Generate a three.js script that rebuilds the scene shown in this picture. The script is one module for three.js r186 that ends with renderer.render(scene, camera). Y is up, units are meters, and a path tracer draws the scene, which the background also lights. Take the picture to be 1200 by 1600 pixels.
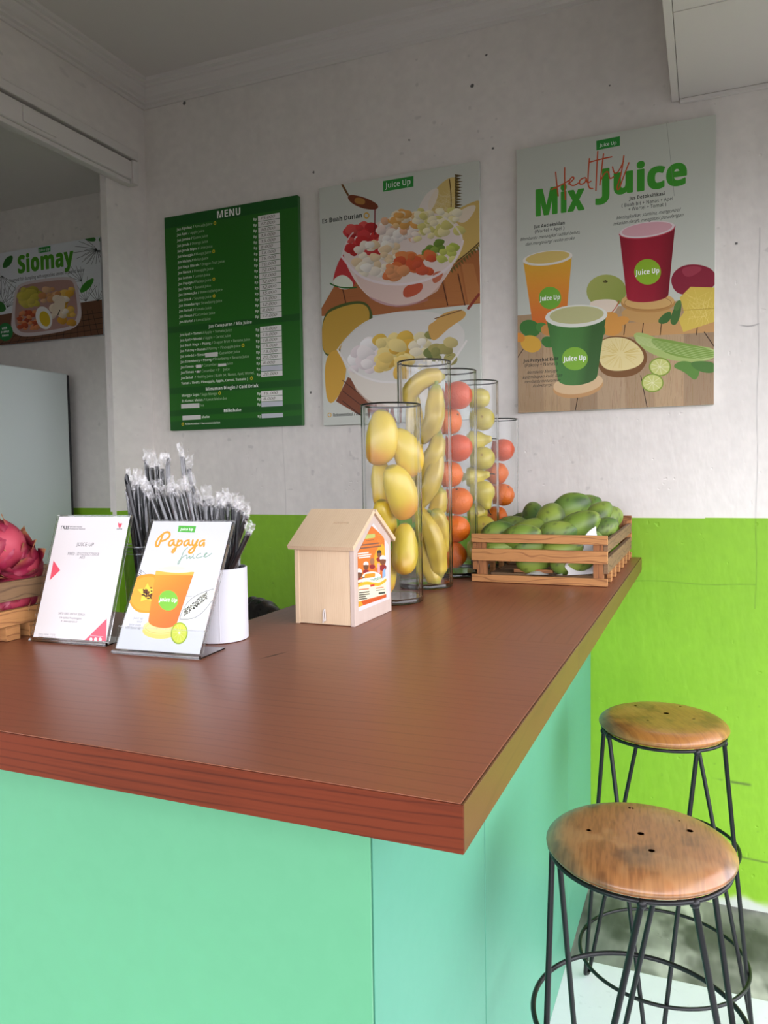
import * as THREE from 'three';
import { RoundedBoxGeometry } from 'three/addons/geometries/RoundedBoxGeometry.js';
import { Brush, Evaluator, SUBTRACTION } from 'three-bvh-csg';
import { mergeGeometries, mergeVertices, toCreasedNormals } from 'three/addons/utils/BufferGeometryUtils.js';

// ---------------------------------------------------------------- camera, sky, exposure
const scene = new THREE.Scene();
const FOCAL = 1204.52, EYE = new THREE.Vector3(2.1202, 1.3853, 2.6004);
const FORWARD = new THREE.Vector3(-0.3852633, -0.05147172, -0.9213701);
const RIGHT = new THREE.Vector3(0.92278595, -0.01479442, -0.38502885);
const UPWARD = new THREE.Vector3(-0.00618696, 0.99856486, -0.05319713);
const camera = new THREE.PerspectiveCamera(67.1814, 1200 / 1600, 0.05, 200);
camera.position.copy(EYE);
camera.up.copy(UPWARD);
camera.lookAt(EYE.clone().add(FORWARD));
camera.updateMatrixWorld(true);

const renderer = new THREE.WebGLRenderer();
renderer.toneMapping = THREE.LinearToneMapping;
renderer.toneMappingExposure = 2.08;
renderer.shadowMap.enabled = true;

// an even hazy sky, brighter towards the horizon
{
  const W = 64, H = 32, d = new Float32Array(W * H * 4);
  for (let y = 0; y < H; y++) {
    const el = ((y + 0.5) / H - 0.5) * Math.PI, k = el > 0 ? 1.5 - 0.7 * Math.sin(el) : 0.35;
    for (let x = 0; x < W; x++) { const i = (y * W + x) * 4; d[i] = 2.06 * k; d[i + 1] = 2.02 * k; d[i + 2] = 2.2 * k; d[i + 3] = 1; }
  }
  const t = new THREE.DataTexture(d, W, H, THREE.RGBAFormat, THREE.FloatType);
  t.mapping = THREE.EquirectangularReflectionMapping; t.magFilter = THREE.LinearFilter; t.needsUpdate = true;
  scene.background = t; scene.environment = t;
}

// ---------------------------------------------------------------- small helpers
let seed = 7;
const rnd = () => { seed = (seed * 1664525 + 1013904223) >>> 0; return seed / 4294967296; };
const rr = (a, b) => a + (b - a) * rnd();
const V = (x, y, z) => new THREE.Vector3(x, y, z);
const rad = (d) => d * Math.PI / 180;
const clamp = (x, a = 0, b = 1) => Math.min(b, Math.max(a, x));
const mix = (a, b, t) => a + (b - a) * t;
const smooth = (a, b, x) => { const t = clamp((x - a) / (b - a)); return t * t * (3 - 2 * t); };

function ray(px, py) { return FORWARD.clone().addScaledVector(RIGHT, (px - 600) / FOCAL).addScaledVector(UPWARD, -(py - 800) / FOCAL); }
function onZ(px, py, z) { const d = ray(px, py); return EYE.clone().addScaledVector(d, (z - EYE.z) / d.z); }
function onY(px, py, y) { const d = ray(px, py); return EYE.clone().addScaledVector(d, (y - EYE.y) / d.y); }
function onPlane(px, py, O, N) { const d = ray(px, py); return EYE.clone().addScaledVector(d, O.clone().sub(EYE).dot(N) / d.dot(N)); }

// lattice noise, tiling with period p
const hashes = new Float32Array(65536); for (let i = 0; i < 65536; i++) hashes[i] = rnd();
const hash = (x, y, s) => hashes[((x * 73 + y * 8317 + s * 1931) & 65535)];
function noise(x, y, px, py, s = 0) {
  const x0 = Math.floor(x), y0 = Math.floor(y), fx = x - x0, fy = y - y0, u = fx * fx * (3 - 2 * fx), v = fy * fy * (3 - 2 * fy);
  const m = (a, p) => ((a % p) + p) % p;
  const a = hash(m(x0, px), m(y0, py), s), b = hash(m(x0 + 1, px), m(y0, py), s), c = hash(m(x0, px), m(y0 + 1, py), s), d = hash(m(x0 + 1, px), m(y0 + 1, py), s);
  return mix(mix(a, b, u), mix(c, d, u), v);
}
function fbm(u, v, fx, fy, oct, s = 0) { let t = 0, a = 0.5, n = 0; for (let i = 0; i < oct; i++) { t += a * noise(u * fx, v * fy, fx, fy, s + i * 7); n += a; a *= 0.5; fx *= 2; fy *= 2; } return t / n; }
function noise3(p, f, s = 0) {
  const x = p.x * f + s, y = p.y * f + s * 1.7, z = p.z * f - s;
  return Math.sin(x * 1.7 + 1.3 * Math.sin(y * 1.1 + s)) * 0.4 + Math.sin(y * 2.3 + 1.7 * Math.sin(z * 0.9)) * 0.35 + Math.sin(z * 1.9 + 1.1 * Math.sin(x * 1.3)) * 0.25;
}
function dataTex(w, h, fn, srgb = true, repeat = [1, 1]) {
  const d = new Uint8Array(w * h * 4);
  for (let y = 0; y < h; y++) for (let x = 0; x < w; x++) { const c = fn((x + 0.5) / w, (y + 0.5) / h), i = (y * w + x) * 4; d[i] = clamp(c[0], 0, 255); d[i + 1] = clamp(c[1], 0, 255); d[i + 2] = clamp(c[2], 0, 255); d[i + 3] = 255; }
  const t = new THREE.DataTexture(d, w, h); t.magFilter = THREE.LinearFilter; t.minFilter = THREE.LinearFilter; t.wrapS = t.wrapT = THREE.RepeatWrapping;
  if (srgb) t.colorSpace = THREE.SRGBColorSpace; t.repeat.set(...repeat); t.needsUpdate = true; return t;
}
function canvasTex(w, h, paint) {
  const c = document.createElement('canvas'); c.width = w; c.height = h; const g = c.getContext('2d'); paint(g, w, h);
  const t = new THREE.CanvasTexture(c); t.colorSpace = THREE.SRGBColorSpace; t.magFilter = THREE.LinearFilter; t.needsUpdate = true; return t;
}
const std = (o) => new THREE.MeshStandardMaterial(o);
const phys = (o) => new THREE.MeshPhysicalMaterial(o);

const taken = new Map();
function numbered(name) { const n = taken.get(name) ?? 0; taken.set(name, n + 1); return n ? name + '_' + String(n).padStart(3, '0') : name; }
function mesh(name, geo, mat, parent) { const m = new THREE.Mesh(geo, mat); m.name = name; m.castShadow = m.receiveShadow = true; if (parent) parent.add(m); return m; }
function structure(name, geo, mat) { const m = mesh(name, geo, mat, scene); m.userData.kind = 'structure'; return m; }
function thing(name, label, category, pos = [0, 0, 0], group) { const g = new THREE.Group(); g.name = numbered(name); g.position.set(...pos); g.userData = { label, category }; if (group) g.userData.group = group; scene.add(g); return g; }
function single(name, geo, mat, label, category, group) { const m = mesh(numbered(name), geo, mat, scene); m.userData = { label, category }; if (group) m.userData.group = group; return m; }

// uv in metres from the dominant normal; turn swaps the two axes
function metric(geo, turn = false, ox = 0, oy = 0) {
  const g = geo.index ? geo.toNonIndexed() : geo, p = g.attributes.position, n = g.attributes.normal, uv = new Float32Array(p.count * 2);
  for (let i = 0; i < p.count; i++) {
    const ax = Math.abs(n.getX(i)), ay = Math.abs(n.getY(i)), az = Math.abs(n.getZ(i)); let u, v;
    if (ay >= ax && ay >= az) { u = p.getX(i); v = p.getZ(i); } else if (ax >= az) { u = p.getZ(i); v = p.getY(i); } else { u = p.getX(i); v = p.getY(i); }
    if (turn) [u, v] = [v, u];
    uv[2 * i] = u + ox; uv[2 * i + 1] = v + oy;
  }
  g.setAttribute('uv', new THREE.BufferAttribute(uv, 2)); return g;
}
const box = (x0, x1, y0, y1, z0, z1) => { const g = new THREE.BoxGeometry(x1 - x0, y1 - y0, z1 - z0); g.translate((x0 + x1) / 2, (y0 + y1) / 2, (z0 + z1) / 2); return metric(g); };
const rbox = (x0, x1, y0, y1, z0, z1, r = 0.003, turn = false, seg = 2) => { const g = new RoundedBoxGeometry(x1 - x0, y1 - y0, z1 - z0, seg, r); g.translate((x0 + x1) / 2, (y0 + y1) / 2, (z0 + z1) / 2); return metric(g, turn, rnd() * 3, rnd() * 3); };
function mirrored(g) { // restores the winding of a geometry whose axes were swapped by a reflection
  const n = g.index ? g.toNonIndexed() : g;
  for (const k of ['position', 'uv']) { const A = n.attributes[k]; if (!A) continue; const w = A.itemSize; for (let i = 0; i < A.count; i += 3) for (let j = 0; j < w; j++) { const q = A.array[(i + 1) * w + j]; A.array[(i + 1) * w + j] = A.array[(i + 2) * w + j]; A.array[(i + 2) * w + j] = q; } }
  n.computeVertexNormals(); return n;
}
const ACROSS = new THREE.Matrix4().makeBasis(V(0, 0, 1), V(0, 1, 0), V(1, 0, 0)); // profile (z, y) extruded along x
const merged = (list) => mergeGeometries(list.map((g) => { const n = g.index ? g.toNonIndexed() : g; for (const k of Object.keys(n.attributes)) if (!['position', 'normal', 'uv'].includes(k)) n.deleteAttribute(k); return n; }));
function tube(points, r, radial = 8, seg = 24, closed = false) { return new THREE.TubeGeometry(new THREE.CatmullRomCurve3(points, closed, 'catmullrom', 0.5), seg, r, radial, closed); }
function rod(a, b, r, radial = 8) { const d = b.clone().sub(a), g = new THREE.CylinderGeometry(r, r, d.length(), radial); g.applyQuaternion(new THREE.Quaternion().setFromUnitVectors(V(0, 1, 0), d.clone().normalize())); g.translate((a.x + b.x) / 2, (a.y + b.y) / 2, (a.z + b.z) / 2); return g; }
function extrudeAlong(profile, length, name) { const s = new THREE.Shape(profile.map((p) => new THREE.Vector2(...p))); return new THREE.ExtrudeGeometry(s, { depth: length, bevelEnabled: false, curveSegments: 4 }); }

// ---------------------------------------------------------------- surface textures
const plasterBump = dataTex(1024, 1024, (u, v) => {
  const a = fbm(u, v, 6, 6, 4, 3), b = fbm(u, v, 60, 24, 3, 9), c = fbm(u, v, 14, 14, 3, 21);
  const pit = smooth(0.83, 0.9, fbm(u, v, 70, 70, 2, 40)) * smooth(0.5, 0.7, c);
  return Array(3).fill(255 * clamp(0.25 + 0.4 * a + 0.22 * b - 0.2 * pit));
}, false, [1 / 1.1, 1 / 1.1]);
// the painted wall: white above, green below 1.2276 m; u over 4.8 m, v over 3.1 m
const WALL_X0 = -1.6, WALL_W = 5.0, WALL_H = 3.1, GREEN_Y = 1.2276;
const wallPaint = dataTex(2048, 1400, (u, v) => {
  const x = WALL_X0 + u * WALL_W, y = v * WALL_H;
  const blot = fbm(u, v, 9, 6, 4, 50), fine = fbm(u, v, 220, 140, 2, 60), streak = fbm(u, v, 90, 4, 2, 66);
  const edge = GREEN_Y + 0.003 * (fbm(u, 0.3, 40, 1, 3, 70) - 0.5) + (x < -0.02 ? 0.02 : 0);
  let c = y > edge ? [224 + 10 * blot, 220 + 9 * blot, 213 + 9 * blot] : [124 + 10 * blot, 176 + 9 * blot, 26 + 10 * blot];
  const joint = Math.max(x > 1.75 && x < 2.262 ? Math.exp(-(((y - 1.022 - 0.003 * Math.sin(x * 23)) / 0.0016) ** 2)) : 0, y < 2.1 && y > 0.95 ? Math.exp(-(((x - 2.262 - 0.002 * Math.sin(y * 19)) / 0.0014) ** 2)) : 0, y > 1.2276 && y < 1.62 ? 0.6 * Math.exp(-(((x - 0.618 - 0.004 * Math.sin(y * 11)) / 0.0014) ** 2)) : 0);
  c = c.map((q) => q * (1 - 0.16 * joint * (0.5 + fine)));
  const k = 1 + 0.04 * (fine - 0.5) + 0.03 * (streak - 0.5);
  c = c.map((q) => q * k);
  const speck = smooth(0.86, 0.9, fbm(u, v, 160, 110, 2, 80)); c = c.map((q) => q * (1 - 0.07 * speck * smooth(0.5, 0.65, blot)));
  if (y <= edge) { // thin grime lines and bare patches on the lower paint
    const l1 = Math.exp(-(((y - 0.40 + 0.03 * (x - 2.2)) / 0.004) ** 2)) * smooth(0.5, 0.62, fbm(u, v, 130, 50, 2, 90)) * smooth(2.1, 2.2, x);
    const l2 = Math.exp(-(((y - 0.165 + 0.05 * (x - 2.2)) / 0.003) ** 2)) * smooth(2.14, 2.18, x) * 0.8;
    const m = clamp(l1 + l2); c = c.map((q, i) => mix(q, [70, 88, 40][i], m * 0.7));
    const bare = smooth(0.0, 1, smooth(0.055, 0.0, y + 0.05 * (fbm(u, v, 60, 40, 3, 95) - 0.5))) * smooth(2.12, 2.2, x + 0.05 * fbm(u, v, 60, 40, 2, 97));
    c = c.map((q, i) => mix(q, [196, 204, 192][i], bare));
  } else { // hairline crack and old nail holes
    const l3 = Math.exp(-(((y - 1.82 + 0.01 * Math.sin(x * 40)) / 0.0016) ** 2)) * smooth(2.15, 2.18, x) * smooth(0.42, 0.6, fbm(u, v, 90, 60, 2, 99));
    c = c.map((q) => q * (1 - 0.35 * l3));
    for (const [hx, hy, hr] of [[1.38, 2.69, 0.006], [1.43, 2.78, 0.004], [0.77, 2.50, 0.004], [0.74, 1.69, 0.004], [1.45, 2.47, 0.004], [2.2, 2.06, 0.004], [0.2, 2.86, 0.007], [1.83, 2.6, 0.003], [1.15, 2.55, 0.003]]) {
      const q = (x - hx) ** 2 + (y - hy) ** 2; if (q < hr * hr) c = c.map((w) => w * 0.42);
    }
  }
  return c;
}, true);
function wallUV(geo) { // uv of a wall face in the x-y plane onto the painted wall
  const g = geo.index ? geo.toNonIndexed() : geo, p = g.attributes.position, uv = new Float32Array(p.count * 2), uv1 = new Float32Array(p.count * 2), n = g.attributes.normal;
  for (let i = 0; i < p.count; i++) {
    const across = Math.abs(n.getX(i)) > 0.7 ? -0.4 - p.getZ(i) * 0.6 : p.getX(i);
    uv[2 * i] = (across - WALL_X0) / WALL_W; uv[2 * i + 1] = p.getY(i) / WALL_H; uv1[2 * i] = across; uv1[2 * i + 1] = p.getY(i);
  }
  g.setAttribute('uv', new THREE.BufferAttribute(uv, 2)); g.setAttribute('uv1', new THREE.BufferAttribute(uv1, 2)); return g;
}
plasterBump.channel = 1;
const plasterBump0 = plasterBump.clone(); plasterBump0.channel = 0; plasterBump0.needsUpdate = true;
const wallMat = std({ map: wallPaint, bumpMap: plasterBump, bumpScale: 0.005, roughness: 0.62 });
const whitePlaster = std({ color: '#dedad4', bumpMap: plasterBump0, bumpScale: 0.004, roughness: 0.75 });
const ceilingPaint = std({ color: '#dedad4', bumpMap: plasterBump0, bumpScale: 0.002, roughness: 0.85 });
const trimPaint = std({ color: '#dedad4', bumpMap: plasterBump0, bumpScale: 0.002, roughness: 0.6 });

const concreteTex = dataTex(1024, 1024, (u, v) => {
  const a = fbm(u, v, 5, 5, 5, 110), b = fbm(u, v, 40, 12, 3, 120), w = smooth(0.56, 0.66, fbm(u, v, 9, 6, 4, 130)), d = smooth(0.55, 0.75, fbm(u, v, 4, 7, 4, 140));
  const g = 140 + 90 * (a - 0.5) + 60 * (b - 0.5) + 50 * w - 50 * d; return [g * 1.0, g * 0.99, g * 0.95];
}, true, [1 / 1.4, 1 / 1.4]);
const concrete = std({ map: concreteTex, bumpMap: plasterBump0, bumpScale: 0.003, roughness: 0.55 });
const whiteFloor = std({ map: dataTex(512, 512, (u, v) => { const a = fbm(u, v, 8, 8, 4, 150), s = smooth(0.8, 0.86, fbm(u, v, 90, 90, 2, 155)); const g = 222 + 12 * a - 8 * s; return [g - 4, g, g + 3]; }, true, [1, 1]), roughness: 0.35 });

// ---------------------------------------------------------------- the building
const CEIL = 2.95, CORNICE_Y = 2.868, SOFFIT_Y = 2.511, SOFFIT_X = 2.015;
structure('wall_back', wallUV(new THREE.BoxGeometry(WALL_W, WALL_H, 0.16).translate(WALL_X0 + WALL_W / 2, WALL_H / 2, -0.08)), wallMat);
structure('wall_left', wallUV(merged([
  new THREE.BoxGeometry(0.03, 2.55, 0.232).translate(-0.015, 1.275, 0.116),
  new THREE.BoxGeometry(0.03, 0.55, 3.1).translate(-0.015, 2.825, 1.55),
])), wallMat);
structure('ceiling', box(-0.03, SOFFIT_X + 0.1, CEIL, CEIL + 0.12, 0, 3.1), ceilingPaint);
// lower ceiling over the pavement: slab with an edge board and board joints
const canopy = structure('ceiling_canopy', box(SOFFIT_X + 0.022, 3.1, SOFFIT_Y + 0.006, CEIL + 0.12, 0, 3.1), whitePlaster);
mesh('edge_board', rbox(SOFFIT_X, SOFFIT_X + 0.0215, SOFFIT_Y, CEIL, 0.0, 3.1, 0.002), trimPaint, canopy);
for (const [z0, z1] of [[0.0, 0.497], [0.5, 1.1], [1.103, 1.9], [1.903, 2.6], [2.603, 3.1]]) mesh('soffit_board', rbox(SOFFIT_X + 0.023, 3.1, SOFFIT_Y + 0.001, SOFFIT_Y + 0.0058, z0, z1, 0.001), trimPaint, canopy);
mesh('wall_bead', rbox(SOFFIT_X + 0.023, 3.1, SOFFIT_Y - 0.012, SOFFIT_Y + 0.0008, 0.0, 0.016, 0.003), trimPaint, canopy);
structure('sky_blocker_1', merged([box(-1.7, 3.26, 1.98, CEIL + 0.12, 3.1, 3.26), box(3.1, 3.26, 2.28, CEIL + 0.12, 0, 3.1), box(-1.86, -1.7, 1.98, CEIL + 0.12, 1.8, 3.26)]), whitePlaster); // unseen boxes added along the open sides to keep sky off the upper walls
{
  const prof = [[0, 0], [0.008, 0], [0.010, 0.012], [0.020, 0.016], [0.022, 0.024], [0.034, 0.030], [0.046, 0.042], [0.052, 0.054], [0.060, 0.056], [0.062, 0.066], [0.074, 0.070], [0.078, 0.082], [0, 0.082]];
  const L = 3.1;
  const back = mirrored(extrudeAlong(prof, SOFFIT_X + 0.002).applyMatrix4(ACROSS)); back.translate(0, CORNICE_Y, 0);
  const m2 = structure('trim_2', metric(back), trimPaint); m2.material = trimPaint;
  const left = extrudeAlong(prof, L); left.translate(0, CORNICE_Y, 0);
  structure('trim_3', metric(left), trimPaint);
}
// door-head rail over the opening in the left wall
structure('trim_4', merged([
  rbox(0.0, 0.045, 2.541, 2.612, 0.135, 1.7, 0.004), rbox(0.0, 0.05, 2.622, 2.655, 0.10, 1.7, 0.004), rbox(0.0, 0.035, 2.525, 2.541, 0.135, 1.7, 0.003), rbox(0.0, 0.05, 2.528, 2.618, 0.10, 0.134, 0.004), rbox(0.045, 0.052, 2.552, 2.604, 0.52, 0.66, 0.002),
]), trimPaint);
// the room behind the opening
structure('ceiling_back_room', box(-1.7, -0.03, 2.58, 2.7, 0, 3.1), ceilingPaint);
structure('wall_back_room_side', box(-1.7, -1.6, 0, 3.1, 0, 1.8), whitePlaster);
structure('wall_back_room_front', box(-1.7, -0.03, 0, 2.58, 1.7, 1.8), whitePlaster);
// floors and street
structure('floor', box(-1.7, 3.3, -0.1, 0, 0, 2.05), concrete);
structure('floor_white_step', rbox(1.0, 2.8, 0.0005, 0.012, 0.458, 2.0, 0.003), whiteFloor);
structure('ground', box(-12, 16, -0.2, -0.1, -6, 20), std({ map: concreteTex, color: '#747476', roughness: 0.9 }));

// ---------------------------------------------------------------- wood textures (grain runs along u, metres)
function woodTex(base, dark, period, cells, seedN, contrast = 1) {
  return dataTex(1024, 512, (u, v) => {
    const warp = fbm(u, v, 3, 4, 3, seedN) * 1.1, rings = v * cells + warp * 2.2 + 0.25 * Math.sin(u * 6.283 + 2 * warp);
    const ring = Math.abs(((rings % 1) + 1) % 1 - 0.5) * 2, line = smooth(0.72, 0.98, ring);
    const pores = fbm(u, v, 14, 220, 2, seedN + 11), broad = fbm(u, v, 4, 10, 3, seedN + 5);
    const k = clamp((0.55 * line + 0.55 * (pores - 0.45) + 0.5 * (broad - 0.5)) * contrast);
    return base.map((b, i) => mix(b, dark[i], k));
  }, true, [1 / period, 1 / (period * 0.5)]);
}
const laminateTex = woodTex([138, 82, 57], [98, 54, 36], 1.1, 26, 200, 0.55);
const laminate = phys({ map: laminateTex, roughness: 0.34, specularIntensity: 0.9, bumpMap: laminateTex, bumpScale: 0.00012 });
const bandFront = phys({ map: woodTex([104, 46, 24], [62, 26, 14], 0.9, 46, 220, 0.95), roughness: 0.6, specularIntensity: 0.35 });
const bandRight = phys({ map: woodTex([106, 70, 36], [86, 54, 28], 0.9, 8, 230, 0.6), roughness: 0.38 });
const crateTex = woodTex([188, 134, 80], [124, 78, 44], 0.35, 12, 240, 1.0);
const crateTexB = woodTex([160, 106, 62], [96, 60, 36], 0.35, 11, 250, 1.1);
const crateTexC = woodTex([134, 104, 72], [84, 62, 44], 0.35, 11, 255, 1.1);
const crateWoods = [crateTex, crateTexB, crateTexC].map((m) => std({ map: m, bumpMap: m, bumpScale: 0.0012, roughness: 0.75 }));
const paleWood = std({ map: woodTex([224, 198, 164], [204, 172, 134], 0.22, 26, 260, 0.75), roughness: 0.6 });

// ---------------------------------------------------------------- the counter
const TOP = 1.10, THICK = 0.0435, XR = 1.9305, ZF = 1.9808, ZS = 1.3312, XI = 1.2939, XB = 1.77, ZB = 1.8193, ZM = 1.3322, XL = 0.4;
{
  const t = thing('countertop', 'brown wood-grain laminate countertop carrying the sign holders and straw cups', 'countertop');
  mesh('top_panel', rbox(XL, XR - 0.0032, TOP - THICK + 0.001, TOP, ZS + 0.001, ZF - 0.0032, 0.0006), laminate, t);
  mesh('edge_band', rbox(XL, XR - 0.0003, TOP - THICK, TOP - 0.0003, ZF - 0.0022, ZF, 0.0004), bandFront, t).userData.label = 'reddish front edge band with dark grain';
  mesh('edge_band', rbox(XR - 0.0022, XR, TOP - THICK, TOP - 0.0003, ZS + 0.001, ZF - 0.0024, 0.0004), bandRight, t);
  { // scuff beside the white straw cup
    const a = onY(404, 1030, TOP), b = onY(452, 1018, TOP), n = b.clone().sub(a).cross(V(0, 1, 0)).normalize().multiplyScalar(0.0032), g = new THREE.BufferGeometry();
    const q = [a, a.clone().lerp(b, 0.4).add(n), b, a.clone().lerp(b, 0.55).addScaledVector(n, -0.6)].map((v) => [v.x, TOP + 0.00025, v.z]); g.setAttribute('position', new THREE.Float32BufferAttribute([...q[0], ...q[2], ...q[1], ...q[0], ...q[3], ...q[2]], 3)); g.computeVertexNormals();
    mesh('scuff_mark', g, std({ color: '#3a2a22', roughness: 0.6 }), t).userData.label = 'short dark scuff on the laminate';
  }
  const s = thing('countertop', 'brown laminate countertop running to the wall, under vases and mango crate', 'countertop');
  mesh('top_panel', rbox(XI, XR - 0.0032, TOP - THICK + 0.001, TOP - 0.0006, 0.001, ZS - 0.001, 0.0006, true), laminate, s);
  mesh('edge_band', rbox(XR - 0.0022, XR, TOP - THICK, TOP - 0.0009, 0.001, ZS - 0.001, 0.0004), bandRight, s);
  mesh('edge_band', rbox(XI - 0.002, XI - 0.0001, TOP - THICK, TOP - 0.0009, 0.001, ZS - 0.001, 0.0004), bandRight, s);
}
{
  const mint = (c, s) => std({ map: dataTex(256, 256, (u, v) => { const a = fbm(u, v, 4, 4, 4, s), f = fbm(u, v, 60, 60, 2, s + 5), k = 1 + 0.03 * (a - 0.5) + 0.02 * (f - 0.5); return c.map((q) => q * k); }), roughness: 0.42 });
  const mintA = mint([92, 160, 119], 300), mintSideLight = mint([86, 154, 128], 310);  // right-face copy of mintA, its cooler, dimmer light painted into the colour
  const core = std({ color: '#8a6a4c', roughness: 0.8 });
  const b = thing('counter_base', 'mint green panelled counter base under the brown countertop', 'counter');
  const y1 = TOP - THICK - 0.001;
  mesh('front_panel', rbox(XL + 0.05, XB - 0.0004, 0.013, y1, ZB - 0.004, ZB, 0.0006), mintA, b);
  mesh('side_panel', rbox(XB - 0.018, XB, 0.013, y1, ZM + 0.0022, ZB - 0.0085, 0.001), mintSideLight, b);
  mesh('side_panel', rbox(XB - 0.018, XB, 0.013, y1, 0.459, ZM - 0.0022, 0.001), mintSideLight, b);
  mesh('side_panel', rbox(XB - 0.018, XB, 0.001, y1, 0.001, 0.4575, 0.001), mintSideLight, b);
  mesh('joint_strip', box(XB - 0.02, XB - 0.006, 0.013, y1, ZM - 0.002, ZM + 0.002), core, b).userData.label = 'bare brown board edge in the joint';
  mesh('inner_panel', rbox(XI + 0.06, XI + 0.078, 0.001, y1, 0.002, ZS + 0.05, 0.001), mintA, b);
  mesh('inner_panel', rbox(XL + 0.05, XI + 0.059, 0.001, y1, ZS + 0.03, ZS + 0.048, 0.001), mintA, b);
  mesh('end_panel', rbox(XL + 0.05, XL + 0.068, 0.001, y1, ZS + 0.049, ZB - 0.0045, 0.001), mintA, b);
  mesh('shelf', rbox(0.92, XI + 0.0585, 0.90, 0.92, 0.5, ZS + 0.029, 0.001), laminate, b);
  mesh('shelf_support', rbox(0.93, 0.948, 0.001, 0.8995, 0.5, ZS + 0.029, 0.001), mintA, b);
}

// ---------------------------------------------------------------- printed boards
// A print is a canvas laid over the rectangle with top-left corner O and edges U (right) and W (down); at() turns a photo pixel into canvas pixels.
function printer(O, U, W, cw) {
  const n = U.clone().cross(W).normalize(), ch = Math.round(cw * W.length() / U.length()), uu = U.lengthSq(), ww = W.lengthSq();
  const at = (px, py) => { const p = onPlane(px, py, O, n).sub(O); return [p.dot(U) / uu * cw, p.dot(W) / ww * ch]; };
  return { cw, ch, at };
}
function pen(g, at, crop) { // drawing in the pixels of a zoomed crop of the photo: crop = [left, top, zoom]
  const m = (x, y) => at(crop[0] + x / crop[2], crop[1] + y / crop[2]);
  const path = (pts, close = true, curve = true) => {
    const q = pts.map((p) => m(...p)); g.beginPath();
    if (!curve) { q.forEach((p, i) => (i ? g.lineTo(...p) : g.moveTo(...p))); if (close) g.closePath(); return; }
    const n = q.length, mid = (a, b) => [(a[0] + b[0]) / 2, (a[1] + b[1]) / 2];
    if (close) { g.moveTo(...mid(q[n - 1], q[0])); for (let i = 0; i < n; i++) g.quadraticCurveTo(...q[i], ...mid(q[i], q[(i + 1) % n])); g.closePath(); }
    else { g.moveTo(...q[0]); for (let i = 1; i < n - 1; i++) g.quadraticCurveTo(...q[i], ...(i === n - 2 ? q[n - 1] : mid(q[i], q[i + 1]))); if (n === 2) g.lineTo(...q[1]); }
  };
  const P = {
    m,
    blob(pts, fill) { path(pts); g.fillStyle = fill; g.fill(); },
    poly(pts, fill) { path(pts, true, false); g.fillStyle = fill; g.fill(); },
    line(pts, w, color) { path(pts, false); g.strokeStyle = color; g.lineWidth = w; g.lineCap = 'round'; g.lineJoin = 'round'; g.stroke(); },
    oval(x, y, rx, ry, fill, turn = 0) {
      const pts = []; for (let i = 0; i < 28; i++) { const a = i / 28 * 6.2832, c = Math.cos(turn), s = Math.sin(turn), ex = rx * Math.cos(a), ey = ry * Math.sin(a); pts.push([x + ex * c - ey * s, y + ex * s + ey * c]); }
      path(pts, true, false); g.fillStyle = fill; g.fill();
    },
    ring(x, y, rx, ry, w, color, turn = 0, a0 = 0, a1 = 6.2832) {
      const pts = []; for (let i = 0; i <= 30; i++) { const a = a0 + (a1 - a0) * i / 30, c = Math.cos(turn), s = Math.sin(turn), ex = rx * Math.cos(a), ey = ry * Math.sin(a); pts.push([x + ex * c - ey * s, y + ex * s + ey * c]); }
      path(pts, false, false); g.strokeStyle = color; g.lineWidth = w; g.stroke();
    },
    text(s, x, y, size, font, color, align = 'left', wide, heavy = 0) { // size and wide in crop pixels
      const p = m(x, y), q = m(x, y - size), k = Math.abs(q[1] - p[1]); g.save(); g.translate(...p); g.font = font.replace('$', k.toFixed(1)); g.fillStyle = color; g.textAlign = align; g.textBaseline = 'alphabetic';
      if (wide) { const w = Math.hypot(m(x + wide, y)[0] - p[0]), t = g.measureText(s).width; g.scale(w / t, 1); }
      if (heavy) { g.strokeStyle = color; g.lineJoin = 'round'; g.lineWidth = k * heavy; g.strokeText(s, 0, 0); }
      if (/italic/.test(font)) g.transform(1, 0, -0.2, 1, 0, 0);
      g.fillText(s, 0, 0); g.restore();
    },
    fade(x0, y0, x1, y1, stops) { const gr = g.createLinearGradient(...m(x0, y0), ...m(x1, y1)); stops.forEach(([t, c]) => gr.addColorStop(t, c)); return gr; },
    clip(pts, draw) { g.save(); path(pts); g.clip(); draw(); g.restore(); },
  };
  return P;
}
const BOLD = 'bold $px sans-serif', SANS = '$px sans-serif', SLANT = 'italic $px sans-serif', SERIF = 'italic bold $px serif';
let dotSeed = 1; const dr = () => { dotSeed = (dotSeed * 16807) % 2147483647; return dotSeed / 2147483647; };
function planks(g, w, x, y, ww, hh, tones) { // wooden boards of a printed table
  for (let i = 0; i < 7; i++) { g.fillStyle = tones[i % tones.length]; g.fillRect(x + ww * i / 7, y, ww / 7 + 1, hh); }
  for (let i = 0; i < 900; i++) { g.strokeStyle = `rgba(${90 + 60 * dr()},${62 + 40 * dr()},${36 + 30 * dr()},0.28)`; g.lineWidth = 0.6 + 1.4 * dr(); const px = x + ww * dr(), py = y + hh * dr(); g.beginPath(); g.moveTo(px, py); g.lineTo(px + 18 * (dr() - 0.5), py + 40 + 90 * dr()); g.stroke(); }
}
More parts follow.
